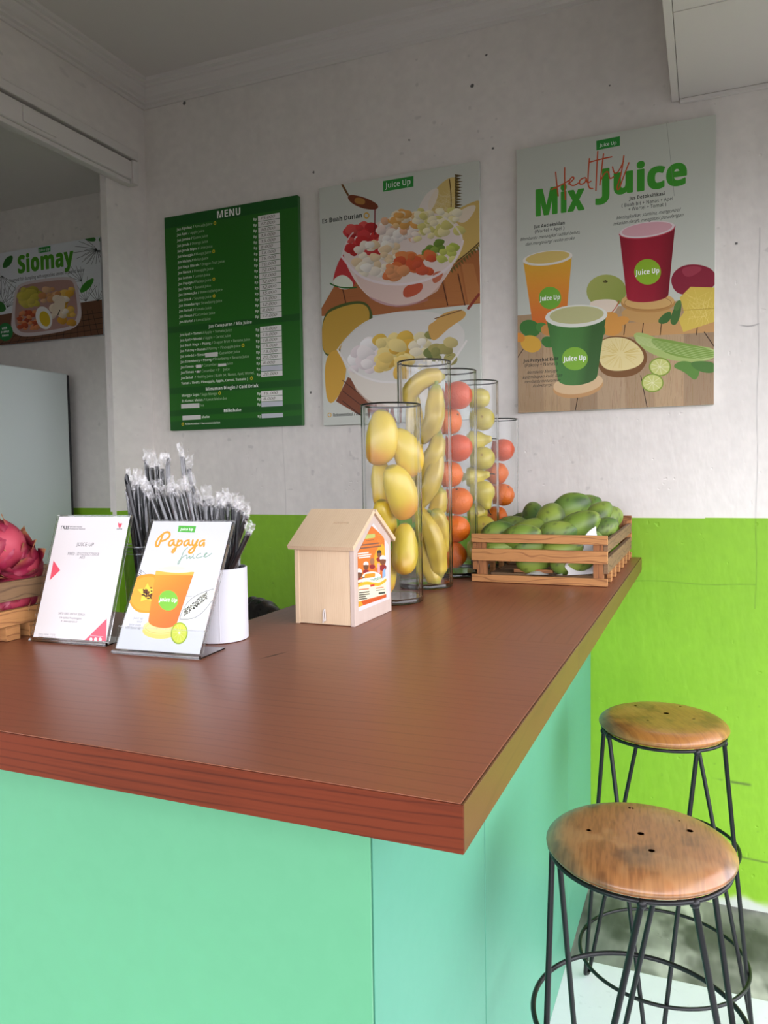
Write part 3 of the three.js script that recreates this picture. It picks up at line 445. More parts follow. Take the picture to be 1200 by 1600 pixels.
// --- dumpling board in the back room
board('dumpling_poster', 'steamed dumpling lunch box poster hanging above the refrigerator', -0.838, -0.232, 1.983, 2.391, 0.02, 1000, (g, w, h, at) => {
  const P = pen(g, at, [0, 360, 7.059]);
  g.fillStyle = '#dfe3e6'; g.fillRect(0, 0, w, h);
  P.poly([[-100, 950], [200, 900], [1145, 760], [1145, 1180], [-100, 1330]], '#6e4a34'); for (let i = 0; i < 14; i++) P.line([[-40 + i * 90, 1320], [300 + i * 55, 880]], 4, '#2f1d12'); for (let i = 0; i < 5; i++) P.line([[-60, 1080 + i * 60], [1145, 900 + i * 60]], 4, 'rgba(40,24,14,0.8)');
  const leaf = (pts, c) => P.blob(pts, c), K = '#2b302c';
  const branch = (x, y, a, s) => { for (let i = -3; i <= 3; i++) { const b = a + i * 0.28, L = s * (1 - 0.1 * Math.abs(i)); P.line([[x, y], [x + L * 0.5 * Math.cos(b), y + L * 0.5 * Math.sin(b) - 6 * i], [x + L * Math.cos(b), y + L * Math.sin(b)]], 2.5, K); } };
  branch(1070, 210, 3.0, 270); branch(1070, 210, 2.2, 200); branch(1075, 220, 0.6, 120); branch(950, 780, -1.8, 300); branch(1080, 780, -1.5, 200); branch(20, 500, 1.3, 260); branch(80, 850, -1.2, 260); branch(900, 560, -2.2, 200); branch(20, 820, -1.4, 300);
  P.blob([[20, 410], [60, 300], [150, 265], [130, 370], [60, 420]], '#2f6e2a'); P.blob([[870, 680], [920, 580], [1050, 505], [1010, 620], [920, 690]], '#3f8a2c'); P.blob([[930, 90], [1050, 68], [1060, 125], [970, 120]], '#2f6e2a'); P.blob([[1095, 75], [1140, 65], [1140, 125], [1090, 125]], '#2f6e2a'); P.blob([[-40, 780], [40, 790], [80, 890], [-40, 910]], '#2f6e2a'); P.blob([[1110, 520], [1145, 500], [1145, 610]], '#2f6e2a');
  P.blob([[160, 640], [250, 570], [500, 530], [780, 505], [850, 560], [890, 800], [905, 960], [850, 1060], [740, 1110], [300, 1180], [170, 1150], [120, 1080], [130, 950]], '#d2c6c6'); P.blob([[185, 660], [260, 600], [520, 560], [770, 535], [820, 590], [850, 800], [860, 940], [800, 1040], [700, 1080], [300, 1140], [180, 1100], [160, 960]], '#b08a80');
  const cl = (n, x0, x1, y0, y1, s, tones) => { for (let i = 0; i < n; i++) { const x = mix(x0, x1, dr()), y = mix(y0, y1, dr()), r = s * (0.6 + 0.5 * dr()), a = dr() * 3; const c0 = new THREE.Color(tones[(dr() * tones.length) | 0]), hex = (q) => '#' + c0.clone().multiplyScalar(q).getHexString(); P.blob([0, 1, 2, 3, 4, 5].map((k) => { const rr2 = r * (0.8 + 0.45 * dr()); return [x + rr2 * Math.cos(a + k * 1.047), y + 0.8 * rr2 * Math.sin(a + k * 1.047)]; }), P.fade(x - r * 0.5, y - r, x + r * 0.6, y + r, [[0, hex(1.18)], [0.45, hex(1)], [1, hex(0.62)]])); } };
  cl(22, 250, 420, 640, 840, 70, ['#c6b84a', '#cdbd55', '#b3a53e']); cl(16, 680, 810, 620, 1020, 66, ['#d9a43c', '#d29a36', '#e0b75a']); cl(14, 470, 640, 640, 780, 55, ['#cf9a6a', '#c98a58', '#d9ae84']); cl(40, 200, 420, 900, 1090, 36, ['#b8512f', '#a33f26', '#c9663a', '#d98a5a']); cl(10, 560, 720, 740, 1040, 60, ['#e9d9c0', '#e2cfb2', '#efe4d2']);
  P.oval(485, 965, 88, 130, '#ece9e4', -0.3); P.oval(495, 975, 56, 86, '#d9b92c', -0.3); P.blob([[550, 860], [680, 690], [730, 780], [700, 900], [600, 960]], '#e6d6bc'); P.line([[660, 880], [640, 930]], 8, '#2c1c14');
  P.oval(60, 1120, 82, 100, '#1f7a3a'); P.text('with', 50, 1090, 38, BOLD, '#fff', 'center'); P.text('peanut', 55, 1130, 38, BOLD, '#fff', 'center'); P.text('sauce', 60, 1170, 38, BOLD, '#fff', 'center');
  brandTag(P, [[423, 192], [557, 170], [557, 232], [425, 252]], 490, 226, 42);
  P.text('Siomay', 497, 425, 262, BOLD, '#4f9a22', 'center', 640, 0.05); P.text('Steamed fish dumpling with vegetables served in peanut sauce', 505, 515, 52, SANS, '#15181a', 'center', 870);
}, '#c9ccd0');

// ---------------------------------------------------------------- glass vases with fruit
const glassThin = phys({ color: '#f8fafa', transmission: 1, thickness: 0, roughness: 0.02, ior: 1.5, specularIntensity: 0.5 });
const glassSolid = phys({ color: '#ffffff', transmission: 1, thickness: 0.02, roughness: 0.02, ior: 1.5, attenuationColor: new THREE.Color('#b4c4be'), attenuationDistance: 0.08 });
const glassWall = phys({ color: '#ffffff', transmission: 1, thickness: 0.003, roughness: 0.0, ior: 1.22, attenuationColor: new THREE.Color('#c8d4d0'), attenuationDistance: 0.05 });
const VR = 0.066, VIN = 0.0615;
const vases = { // x, z, height
  mango: [1.482, 1.027, 0.433], banana: [1.478, 0.797, 0.554], orange: [1.483, 0.584, 0.556], pear: [1.489, 0.372, 0.548], small: [1.512, 0.212, 0.446],
};
function vase(key, label) {
  const [x, z, h] = vases[key], t = thing('glass_vase', label, 'vase', [x, TOP - 0.0006, z]);
  const wall = new THREE.LatheGeometry([[VR, 0.0142], [VR, h * 0.35], [VR, h * 0.7], [VR, h - 0.003], [VR - 0.003, h - 0.003], [VR - 0.003, h * 0.7], [VR - 0.003, h * 0.35], [VR - 0.003, 0.0142], [VR, 0.0142]].map((p) => new THREE.Vector2(...p)), 72);
  mesh('wall', toCreasedNormals(wall, 0.6), glassWall, t);
  const base = new THREE.LatheGeometry([[0, 0], [VR - 0.005, 0], [VR - 0.0008, 0.002], [VR, 0.0045], [VR, 0.0118], [VR - 0.004, 0.0132], [VR - 0.012, 0.0125], [0, 0.0118]].map((p) => new THREE.Vector2(...p)), 48);
  mesh('base', base, glassSolid, t);
  mesh('rim', new THREE.TorusGeometry(VR - 0.0015, 0.0019, 8, 56).rotateX(Math.PI / 2).translate(0, h - 0.0005, 0), phys({ color: '#ffffff', transmission: 1, thickness: 0.01, roughness: 0.05, ior: 1.5, attenuationColor: new THREE.Color('#3c4644'), attenuationDistance: 0.003 }), t);
}
vase('mango', 'short glass cylinder vase of yellow mangoes beside the donation box');
vase('banana', 'tall glass cylinder vase filled with bananas');
vase('orange', 'tall glass cylinder vase filled with oranges beside the bananas');
vase('pear', 'tall glass cylinder vase filled with yellow pears');
vase('small', 'short glass cylinder vase of oranges behind the pears');

// shape helpers for fruit: a sphere bent by fn(p, n) with vertex colours from tint(p)
function fruit(segU, segV, shape, tint) {
  const g = mergeVertices((() => { const s = new THREE.SphereGeometry(1, segU, segV); s.deleteAttribute('uv'); s.deleteAttribute('normal'); return s; })(), 1e-5);
  const p = g.attributes.position, col = new Float32Array(p.count * 3), v = V(), c = new THREE.Color();
  for (let i = 0; i < p.count; i++) { v.fromBufferAttribute(p, i); const o = v.clone(); shape(v, o); p.setXYZ(i, v.x, v.y, v.z); tint(o, c); col[3 * i] = c.r; col[3 * i + 1] = c.g; col[3 * i + 2] = c.b; }
  g.setAttribute('color', new THREE.BufferAttribute(col, 3)); g.computeVertexNormals(); return g;
}
const ordinal = ['topmost', 'second', 'third', 'fourth', 'fifth', 'sixth', 'seventh', 'eighth', 'ninth', 'tenth'];
const fromTop = (i, n) => (i === 0 ? 'topmost' : i === n - 1 ? 'lowest' : ordinal[i] + ' from the top');
// place by photo pixel at depth z (a plane parallel to the wall)
function spot(px, py, z) { const p = onZ(px, py, z); return [p.x, p.y, p.z]; }
function inVase(key, px, py, out, r) { // point in vase 'key' on the ray, 'out' metres nearer than its axis, kept inside the wall
  const [x, z] = vases[key]; let p = onZ(px, py, z + out); const dx = p.x - x, dz = p.z - z, d = Math.hypot(dx, dz), most = VIN - r; if (d > most) { p.x = x + dx / d * most; p.z = z + dz / d * most; } return p;
}
const C = (h) => new THREE.Color(h);
// yellow mangoes
function mangoGeo(s, a, b, tilt) {
  return fruit(28, 20, (v, o) => {
    const y = o.y, w = (1 - 0.10 * y - 0.05 * y * y * y) * (0.94 + 0.10 * y * y); v.x = o.x * w * (0.58 + 0.03 * Math.sin(s)); v.z = o.z * w * 0.53; v.y = Math.sign(y) * Math.pow(Math.abs(y), 0.9); v.x += 0.16 * (1 - y * y) * 0.8 - 0.08; v.x += 0.02 * noise3(o, 2, s); v.z += 0.015 * noise3(o, 2.3, s + 3); v.multiplyScalar(0.5);
  }, (o, c) => { const t = clamp(0.5 - 0.5 * o.y + 0.2 * noise3(o, 1.6, s)); c.copy(a).lerp(b, smooth(0.55, 1.0, t)); const k = clamp(0.5 + 0.5 * noise3(o, 1.4, s + 5)); c.lerp(C('#c3c24a'), 0.28 * k); if (o.y > 0.95) c.lerp(C('#6f6a2a'), 0.7); });
}
const yellowSkin = phys({ vertexColors: true, roughness: 0.42, clearcoat: 0.45, clearcoatRoughness: 0.2 });
const mangoGeos = [1, 2.4, 3.9].map((s) => mangoGeo(s, C('#e3c22e'), C('#e0952a')));
{
  const list = [[596, 684, 0.022, 0.116, -6, 0], [639, 706, -0.012, 0.108, 20, 1], [590, 755, -0.022, 0.098, 6, 2], [630, 768, 0.02, 0.120, 24, 0], [600, 815, -0.002, 0.10, 6, 1], [636, 858, 0.008, 0.108, -10, 2], [602, 893, 0.006, 0.098, 8, 0]];
  list.forEach(([px, py, out, len, tilt, k], i) => {
    const m = single('yellow_mango', mangoGeos[k], yellowSkin, `${fromTop(i, list.length)} yellow mango in the short glass vase`, 'mango', 'yellow mangoes in the glass vase');
    const p = inVase('mango', px, py, out, len * 0.28); m.position.copy(p); m.rotation.set(0.15 * Math.sin(i * 2), i * 1.3 * 0.3, rad(tilt)); m.scale.setScalar(len * 1.06);
  });
}
// oranges
const pitted = dataTex(256, 256, (u, v) => Array(3).fill(255 * fbm(u, v, 60, 40, 2, 400)), false);
const orangeSkin = std({ color: '#ec7410', roughness: 0.45, bumpMap: pitted, bumpScale: 0.0009 });
const redOrangeSkin = std({ color: '#e6560f', roughness: 0.4, bumpMap: pitted, bumpScale: 0.0008 });
const buttonMat = std({ color: '#4a4a2a', roughness: 0.8 });
const orangeGeo = new THREE.SphereGeometry(1, 32, 24); { const p = orangeGeo.attributes.position; for (let i = 0; i < p.count; i++) { const y = p.getY(i), r = Math.hypot(p.getX(i), p.getZ(i)); p.setY(i, y * 0.95 - (y > 0.9 ? 0.06 * (1 - r / 0.44) : 0)); } orangeGeo.computeVertexNormals(); }
const buttonGeo = new THREE.CylinderGeometry(0.07, 0.09, 0.05, 7).translate(0, 0.9, 0);
function orangesIn(key, list, label, group, mat0) {
  list.forEach(([px, py, out, r, rx, rz, red], i) => {
    const t = thing('orange', `${fromTop(i, list.length)} orange in ${label}`, 'orange', [0, 0, 0], group);
    t.position.copy(inVase(key, px, py, out, r)); t.scale.setScalar(r); t.rotation.set(rx, 0.4 * i, rz);
    mesh('peel', orangeGeo, red ? redOrangeSkin : orangeSkin, t); mesh('stem_end', buttonGeo, buttonMat, t);
  });
}
orangesIn('orange', [[722, 617, 0.02, 0.0385, -0.9, -0.3, 1], [702, 658, -0.012, 0.0375, 1.25, -1.1], [721, 700, 0.02, 0.0385, -0.6, 0.4, 1], [703, 741, -0.012, 0.0375, -0.8, 0.3], [722, 783, 0.022, 0.0385, 1.1, -0.7], [713, 826, 0.0, 0.0385, -0.7, 0.3], [708, 867, 0.006, 0.0375, 2.0, 0]], 'the tall glass vase', 'oranges in the tall vase');
orangesIn('small', [[789, 703, 0.02, 0.036, -0.5, 0.4, 1], [777, 740, -0.018, 0.036, 0.5, 0.4], [789, 773, 0.02, 0.036, 1.2, -1.0], [776, 808, -0.016, 0.036, 0.5, 0.2], [786, 840, 0.01, 0.036, 0.5, 0.2]], 'the short glass vase behind the pears', 'oranges in the short vase');
// pears
const pearGeo = (() => {
  const pts = [[0, -1], [0.12, -1.02], [0.4, -0.98], [0.72, -0.8], [0.94, -0.48], [1, -0.12], [0.93, 0.22], [0.74, 0.55], [0.52, 0.84], [0.4, 1.1], [0.33, 1.32], [0.2, 1.47], [0.06, 1.5], [0, 1.47]].map((p) => new THREE.Vector2(...p));
  const g = new THREE.LatheGeometry(new THREE.SplineCurve(pts).getPoints(34), 28), p = g.attributes.position, col = new Float32Array(p.count * 3), v = V(), c = new THREE.Color();
  for (let i = 0; i < p.count; i++) { v.fromBufferAttribute(p, i); const k = noise3(v, 2.1, 3); p.setXYZ(i, v.x * (1 + 0.03 * k), v.y, v.z * (1 + 0.025 * noise3(v, 1.7, 8))); c.set('#e0cc52').lerp(C('#cdbb3c'), clamp(0.5 + 0.5 * k)).lerp(C('#b48a35'), v.y < -0.99 && Math.hypot(v.x, v.z) < 0.12 ? 0.8 : 0); col.set([c.r, c.g, c.b], 3 * i); }
  g.setAttribute('color', new THREE.BufferAttribute(col, 3)); g.computeVertexNormals(); return g;
})();
const pearStem = tube([V(0, 1.42, 0), V(0.02, 1.7, 0.03), V(0.12, 2.0, 0.06)], 0.05, 6, 8), stemMat = std({ color: '#4a3a22', roughness: 0.8 });
{
  const list = [[748, 622, -0.015, 0.031, 1.2, 0.6], [761, 655, 0.018, 0.034, -1.75, 0.15], [745, 689, 0.0, 0.031, 0.1, -1.45], [762, 717, 0.018, 0.034, -1.9, 0.1], [742, 745, 0.0, 0.031, 0.15, -1.4], [763, 771, 0.02, 0.0345, 2.9, -0.32], [746, 802, -0.012, 0.031, -1.6, 0.3], [761, 824, 0.016, 0.034, -1.9, 0.2], [748, 858, 0.0, 0.034, -1.7, -0.3]];
  list.forEach(([px, py, out, r, rx, rz], i) => {
    const t = thing('pear', `${fromTop(i, list.length)} yellow pear in the tall glass vase`, 'pear', [0, 0, 0], 'pears in the tall vase');
    t.position.copy(inVase('pear', px, py, out, r)); t.scale.setScalar(r); t.rotation.set(rx, 0, rz); mesh('flesh', pearGeo, yellowSkin, t); mesh('stem', pearStem, stemMat, t);
  });
}
// bananas: a bent tube with a five-sided section
function bananaGeo(pts, r, gs) {
  const curve = new THREE.CatmullRomCurve3(pts, false, 'catmullrom', 0.5), N = 36, M = 20, fr = curve.computeFrenetFrames(N, false), pos = [], col = [], idx = [], c = new THREE.Color();
  for (let i = 0; i <= N; i++) {
    const t = i / N, q = curve.getPointAt(t), rad_ = r * (t < 0.12 ? mix(0.42, 0.8, smooth(0, 0.12, t)) : t > 0.9 ? mix(0.88, 0.42, smooth(0.9, 1, t)) : mix(0.8, 1, smooth(0.12, 0.35, t)) * mix(1, 0.88, smooth(0.65, 0.9, t)));
    for (let j = 0; j < M; j++) {
      const a = j / M * Math.PI * 2, k = rad_ * (1 + 0.07 * Math.cos(5 * a)), v = q.clone().addScaledVector(fr.normals[i], k * Math.cos(a)).addScaledVector(fr.binormals[i], k * Math.sin(a)); pos.push(v.x, v.y, v.z);
      c.set('#dcbf45').lerp(C('#c4a53a'), clamp(0.5 + 0.5 * noise3(v, 70, gs))).lerp(C('#96a03c'), smooth(0.16, 0.0, t) * 0.9 + smooth(0.9, 1.0, t) * 0.75).lerp(C('#e4cf6c'), 0.25 * (Math.cos(5 * a) > 0.75 ? 1 : 0)); col.push(c.r, c.g, c.b);
    }
  }
  for (let i = 0; i < N; i++) for (let j = 0; j < M; j++) { const a = i * M + j, b = i * M + (j + 1) % M; idx.push(a, b, a + M, b, b + M, a + M); }
  const s = pos.length / 3; const A = curve.getPoint(0), B = curve.getPoint(1); pos.push(A.x, A.y, A.z, B.x, B.y, B.z); col.push(0.3, 0.28, 0.08, 0.12, 0.1, 0.04); for (let j = 0; j < M; j++) { idx.push(s, (j + 1) % M, j); idx.push(s + 1, N * M + j, N * M + (j + 1) % M); }
  const g = new THREE.BufferGeometry(); g.setAttribute('position', new THREE.Float32BufferAttribute(pos, 3)); g.setAttribute('color', new THREE.Float32BufferAttribute(col, 3)); g.setIndex(idx); g.computeVertexNormals(); return g;
}
{
  // each banana: photo points along it in the tall vase, with how far each lies in front of the vase axis
  const q = (x, y, o) => [620 + x / 4.32, 560 + y / 4.32, o];
  const list = [
    [[q(62, 330, 0.0), q(95, 225, 0.01), q(190, 140, 0.01), q(300, 118, -0.01), q(350, 122, -0.02)], 0.02, 'curved over under the rim'],
    [[q(318, 175, 0.02), q(320, 290, 0.03), q(250, 430, 0.025), q(150, 560, 0.0)], 0.0215, ''],
    [[q(30, 238, -0.03), q(70, 420, -0.03), q(110, 560, -0.02), q(130, 700, -0.01)], 0.02, ''],
    [[q(325, 510, 0.0), q(260, 640, 0.02), q(170, 770, 0.01), q(60, 880, -0.01)], 0.0215, ''],
    [[q(340, 600, 0.025), q(300, 740, 0.03), q(210, 880, 0.025), q(60, 1030, 0.0)], 0.0215, ''],
    [[q(300, 870, -0.03), q(300, 960, -0.035), q(250, 1060, -0.03), q(170, 1180, -0.025)], 0.02, ''],
    [[q(232, 1038, 0.02), q(300, 1065, 0.02), q(338, 1140, 0.005), q(325, 1240, -0.01), q(270, 1380, -0.02)], 0.02, ''],
    [[q(100, 1000, 0.01), q(200, 1110, 0.025), q(290, 1270, 0.03), q(325, 1480, 0.01)], 0.0215, ''],
    [[q(100, 1150, -0.01), q(180, 1310, 0.005), q(230, 1430, 0.01), q(270, 1530, 0.015)], 0.0205, 'with a green tip resting on the vase base'],
  ];
  list.forEach(([pts, r, extra], i) => {
    const P = pts.map(([px, py, o]) => inVase('banana', px, py, o, r * 1.12)); const o = P[0].clone();
    const t = thing('banana', `${fromTop(i, list.length)} banana in the tall glass vase${extra ? ', ' + extra : ''}`, 'banana', o.toArray(), 'bananas in the tall vase');
    const L = P.map((v) => v.clone().sub(o)); mesh('peel', bananaGeo(L, r * 1.1, i), yellowSkin, t);
    const d = L[0].clone().sub(L[1]).normalize(); mesh('stem', rod(d.clone().multiplyScalar(-0.004), d.clone().multiplyScalar(0.010), 0.0042, 7), std({ color: '#8f9a4a', roughness: 0.7 }), t);
  });
}

// ---------------------------------------------------------------- crate of green mangoes
function slat(t, x0, x1, y0, y1, z0, z1, turn, k) { return mesh('slat', rbox(x0, x1, y0, y1, z0, z1, 0.0012, turn), crateWoods[k % 3], t); }
const CX0 = 1.562, CX1 = 1.902, CZ0 = 0.03, CZ1 = 0.685, CY = TOP;
{
  const t = thing('fruit_crate', 'open wooden slat crate holding green mangoes at the wall end', 'crate', [CX0, CY, CZ0]);
  const w = CX1 - CX0, d = CZ1 - CZ0, T = 0.011, H = 0.124;
  // end faces (three slats), long sides (two slats), posts, bottom boards, foot blocks
  for (const [z0, z1] of [[d - T, d], [0, T]]) { slat(t, 0, w, H - 0.022, H, z0, z1, false, 0); slat(t, 0, w, 0.055, 0.086, z0, z1, false, 0); slat(t, 0, w, 0.0005, 0.019, z0, z1, false, 0); }
  if (true) slat(t, 0.0, w, H + 0.0005, H + 0.012, 0, T, false, 1);
  for (const x of [0, w - T]) { slat(t, x, x + T, 0.082, 0.112, T + 0.0005, d - T - 0.0005, false, x ? 2 : 1); slat(t, x, x + T, 0.030, 0.068, T + 0.0005, d - T - 0.0005, false, x ? 2 : 1); }
  for (const x of [T + 0.0005, w - T - 0.0245]) for (const z of [T + 0.0005, d - T - 0.0225]) mesh('corner_post', rbox(x, x + 0.024, 0.0005, H - 0.004, z, z + 0.022, 0.001, true), crateWoods[1], t);
  for (let i = 0; i < 6; i++) { const z = 0.05 + i * 0.098; mesh('bottom_board', rbox(T + 0.026, w - T - 0.026, 0.012, 0.019, z, z + 0.062, 0.001), crateWoods[2], t); mesh('foot_block', rbox(w - T, w - 0.0005, 0.0005, 0.0295, z + 0.006, z + 0.03, 0.001), crateWoods[0], t); mesh('foot_block', rbox(0.0005, T, 0.0005, 0.0295, z + 0.006, z + 0.03, 0.001), crateWoods[0], t); mesh('cross_bar', rbox(T + 0.0255, w - T - 0.0255, 0.0005, 0.0118, z + 0.02, z + 0.04, 0.001), crateWoods[1], t); }
  mesh('loose_stick', rbox(0.1, 0.2, 0.022, 0.031, d - 0.06, d - 0.045, 0.001), crateWoods[1], t);
}
const greenSkin = phys({ vertexColors: true, roughness: 0.5, clearcoat: 0.12, clearcoatRoughness: 0.4 });
const greenGeos = [0.5, 2.2, 4.1, 6.3].map((s, k) => fruit(28, 20, (v, o) => {
  const y = o.y, w = 1 - 0.14 * y - 0.08 * y * y * y; v.x = o.x * w * 0.66 + 0.10 * (1 - y * y) - 0.05; v.z = o.z * w * 0.6; v.x += 0.025 * noise3(o, 2, s); v.multiplyScalar(0.5);
}, (o, c) => {
  c.set(['#62802e', '#557a30', '#6f8a32', '#4c6e2e'][k]); c.lerp(C('#94a442'), clamp(0.25 + 0.5 * noise3(o, 1.3, s))); c.lerp(C('#2f4420'), smooth(0.15, 0.9, noise3(o, 1.9, s + 2)) * 0.75);
  if (noise3(o, 9, s) > 0.62) c.lerp(C('#2c3320'), 0.6); if (o.y > 0.93) c.lerp(C('#3b3420'), 0.85);
}));
{
  const list = []; // photo pixel of the middle, z, length, roll in the picture (degrees, 0 = upright), turn towards the camera, shape
  const A = (...a) => list.push(a);
  // heap
  A(860, 807, 0.50, 0.115, 8, 1.15, 0); A(904, 822, 0.56, 0.125, 62, 0.35, 2); A(892, 794, 0.40, 0.12, 60, 0.3, 1); A(833, 806, 0.34, 0.11, -20, 0.9, 3); A(918, 798, 0.25, 0.11, 48, 0.5, 1);
  A(933, 806, 0.33, 0.115, 40, 0.7, 0); A(953, 810, 0.22, 0.11, 60, 1.0, 2); A(942, 826, 0.44, 0.10, 70, 0.3, 3); A(908, 790, 0.16, 0.11, 70, 0.2, 0);
  // rim layer
  A(781, 834, 0.60, 0.105, 80, 0.4, 1); A(799, 824, 0.45, 0.105, 75, 0.2, 3); A(832, 830, 0.55, 0.115, 70, 0.5, 0); A(816, 838, 0.635, 0.105, 80, 0.3, 2); A(845, 818, 0.30, 0.11, 60, 0.3, 1); A(815, 816, 0.22, 0.11, 85, 0.2, 3); A(873, 832, 0.60, 0.10, 85, 0.2, 3);
  // lower layer, seen between the slats
  A(786, 855, 0.64, 0.10, 82, 0.2, 1); A(830, 856, 0.63, 0.112, 84, 0.25, 0); A(880, 857, 0.635, 0.105, 84, 0.2, 2); A(836, 885, 0.62, 0.10, 78, 0.3, 0); A(893, 889, 0.62, 0.11, 86, 0.25, 1); A(926, 850, 0.55, 0.1, 20, 1.2, 0); A(960, 846, 0.42, 0.1, 30, 1.2, 1); A(975, 838, 0.3, 0.1, 30, 1.2, 2);
  const HEAP = ['round-looking green mango standing end-on at the front of the heap', 'large yellow-green mango lying at the front of the heap beside the paper', 'dark green mango lying across the very top of the heap', 'small dark green mango behind the end-on one at the heap edge', 'green mango behind the topmost one, towards the wall', 'speckled green mango on the heap above the crate side slat', 'green mango at the far corner of the heap by the green wall', 'dark green mango on the heap right beside the white paper corner', 'green mango mostly hidden at the back of the heap'];
  const up = V(0, 1, 0), q = new THREE.Quaternion();
  list.forEach(([px, py, z, len, roll, turn, k], i) => {
    const m = single('green_mango', greenGeos[k], greenSkin, i < 9 ? HEAP[i] : i < 16 ? 'green mango level with the crate rim' : 'green mango low in the crate, seen between slats', 'mango', i < 9 ? 'mangoes heaped above the rim' : i < 16 ? 'mangoes level with the rim' : 'mangoes low in the crate');
    const p = onZ(px, py, z); p.x = clamp(p.x, CX0 + 0.045, CX1 - 0.045); p.y = Math.max(p.y, TOP + 0.052); m.position.copy(p); m.scale.setScalar(len);
    const a = rad(roll), dir = V(Math.sin(a) * Math.cos(turn), Math.cos(a) * Math.cos(turn), -Math.sin(turn)); q.setFromUnitVectors(up, dir.normalize()); m.quaternion.copy(q); m.rotateY(i * 1.7);
  });
  // paper lining
  const sheet = (pts, name, label) => { const g = new THREE.PlaneGeometry(1, 1, 14, 10), p = g.attributes.position; for (let i = 0; i < p.count; i++) { const u = p.getX(i) + 0.5, v = p.getY(i) + 0.5, a = pts[0].clone().lerp(pts[1], u), b = pts[2].clone().lerp(pts[3], u), r = a.lerp(b, v); r.y += 0.006 * Math.sin(u * 7) * Math.sin(v * 5); r.x += 0.004 * Math.sin(v * 8 + u * 3); p.setXYZ(i, r.x, r.y, r.z); } g.computeVertexNormals(); return single(name, g, std({ color: '#d3d3d0', roughness: 0.8 }), label, 'paper'); };
  sheet([V(1.80, 1.121, 0.655), V(1.862, 1.121, 0.60), V(1.80, 1.16, 0.665), V(1.868, 1.245, 0.60)], 'paper_sheet', 'white paper lining sticking up at the mango crate corner');
  sheet([V(1.70, 1.121, 0.665), V(1.79, 1.121, 0.66), V(1.70, 1.126, 0.56), V(1.80, 1.125, 0.56)], 'paper_sheet', 'white paper lying flat under the mangoes in the crate');
}

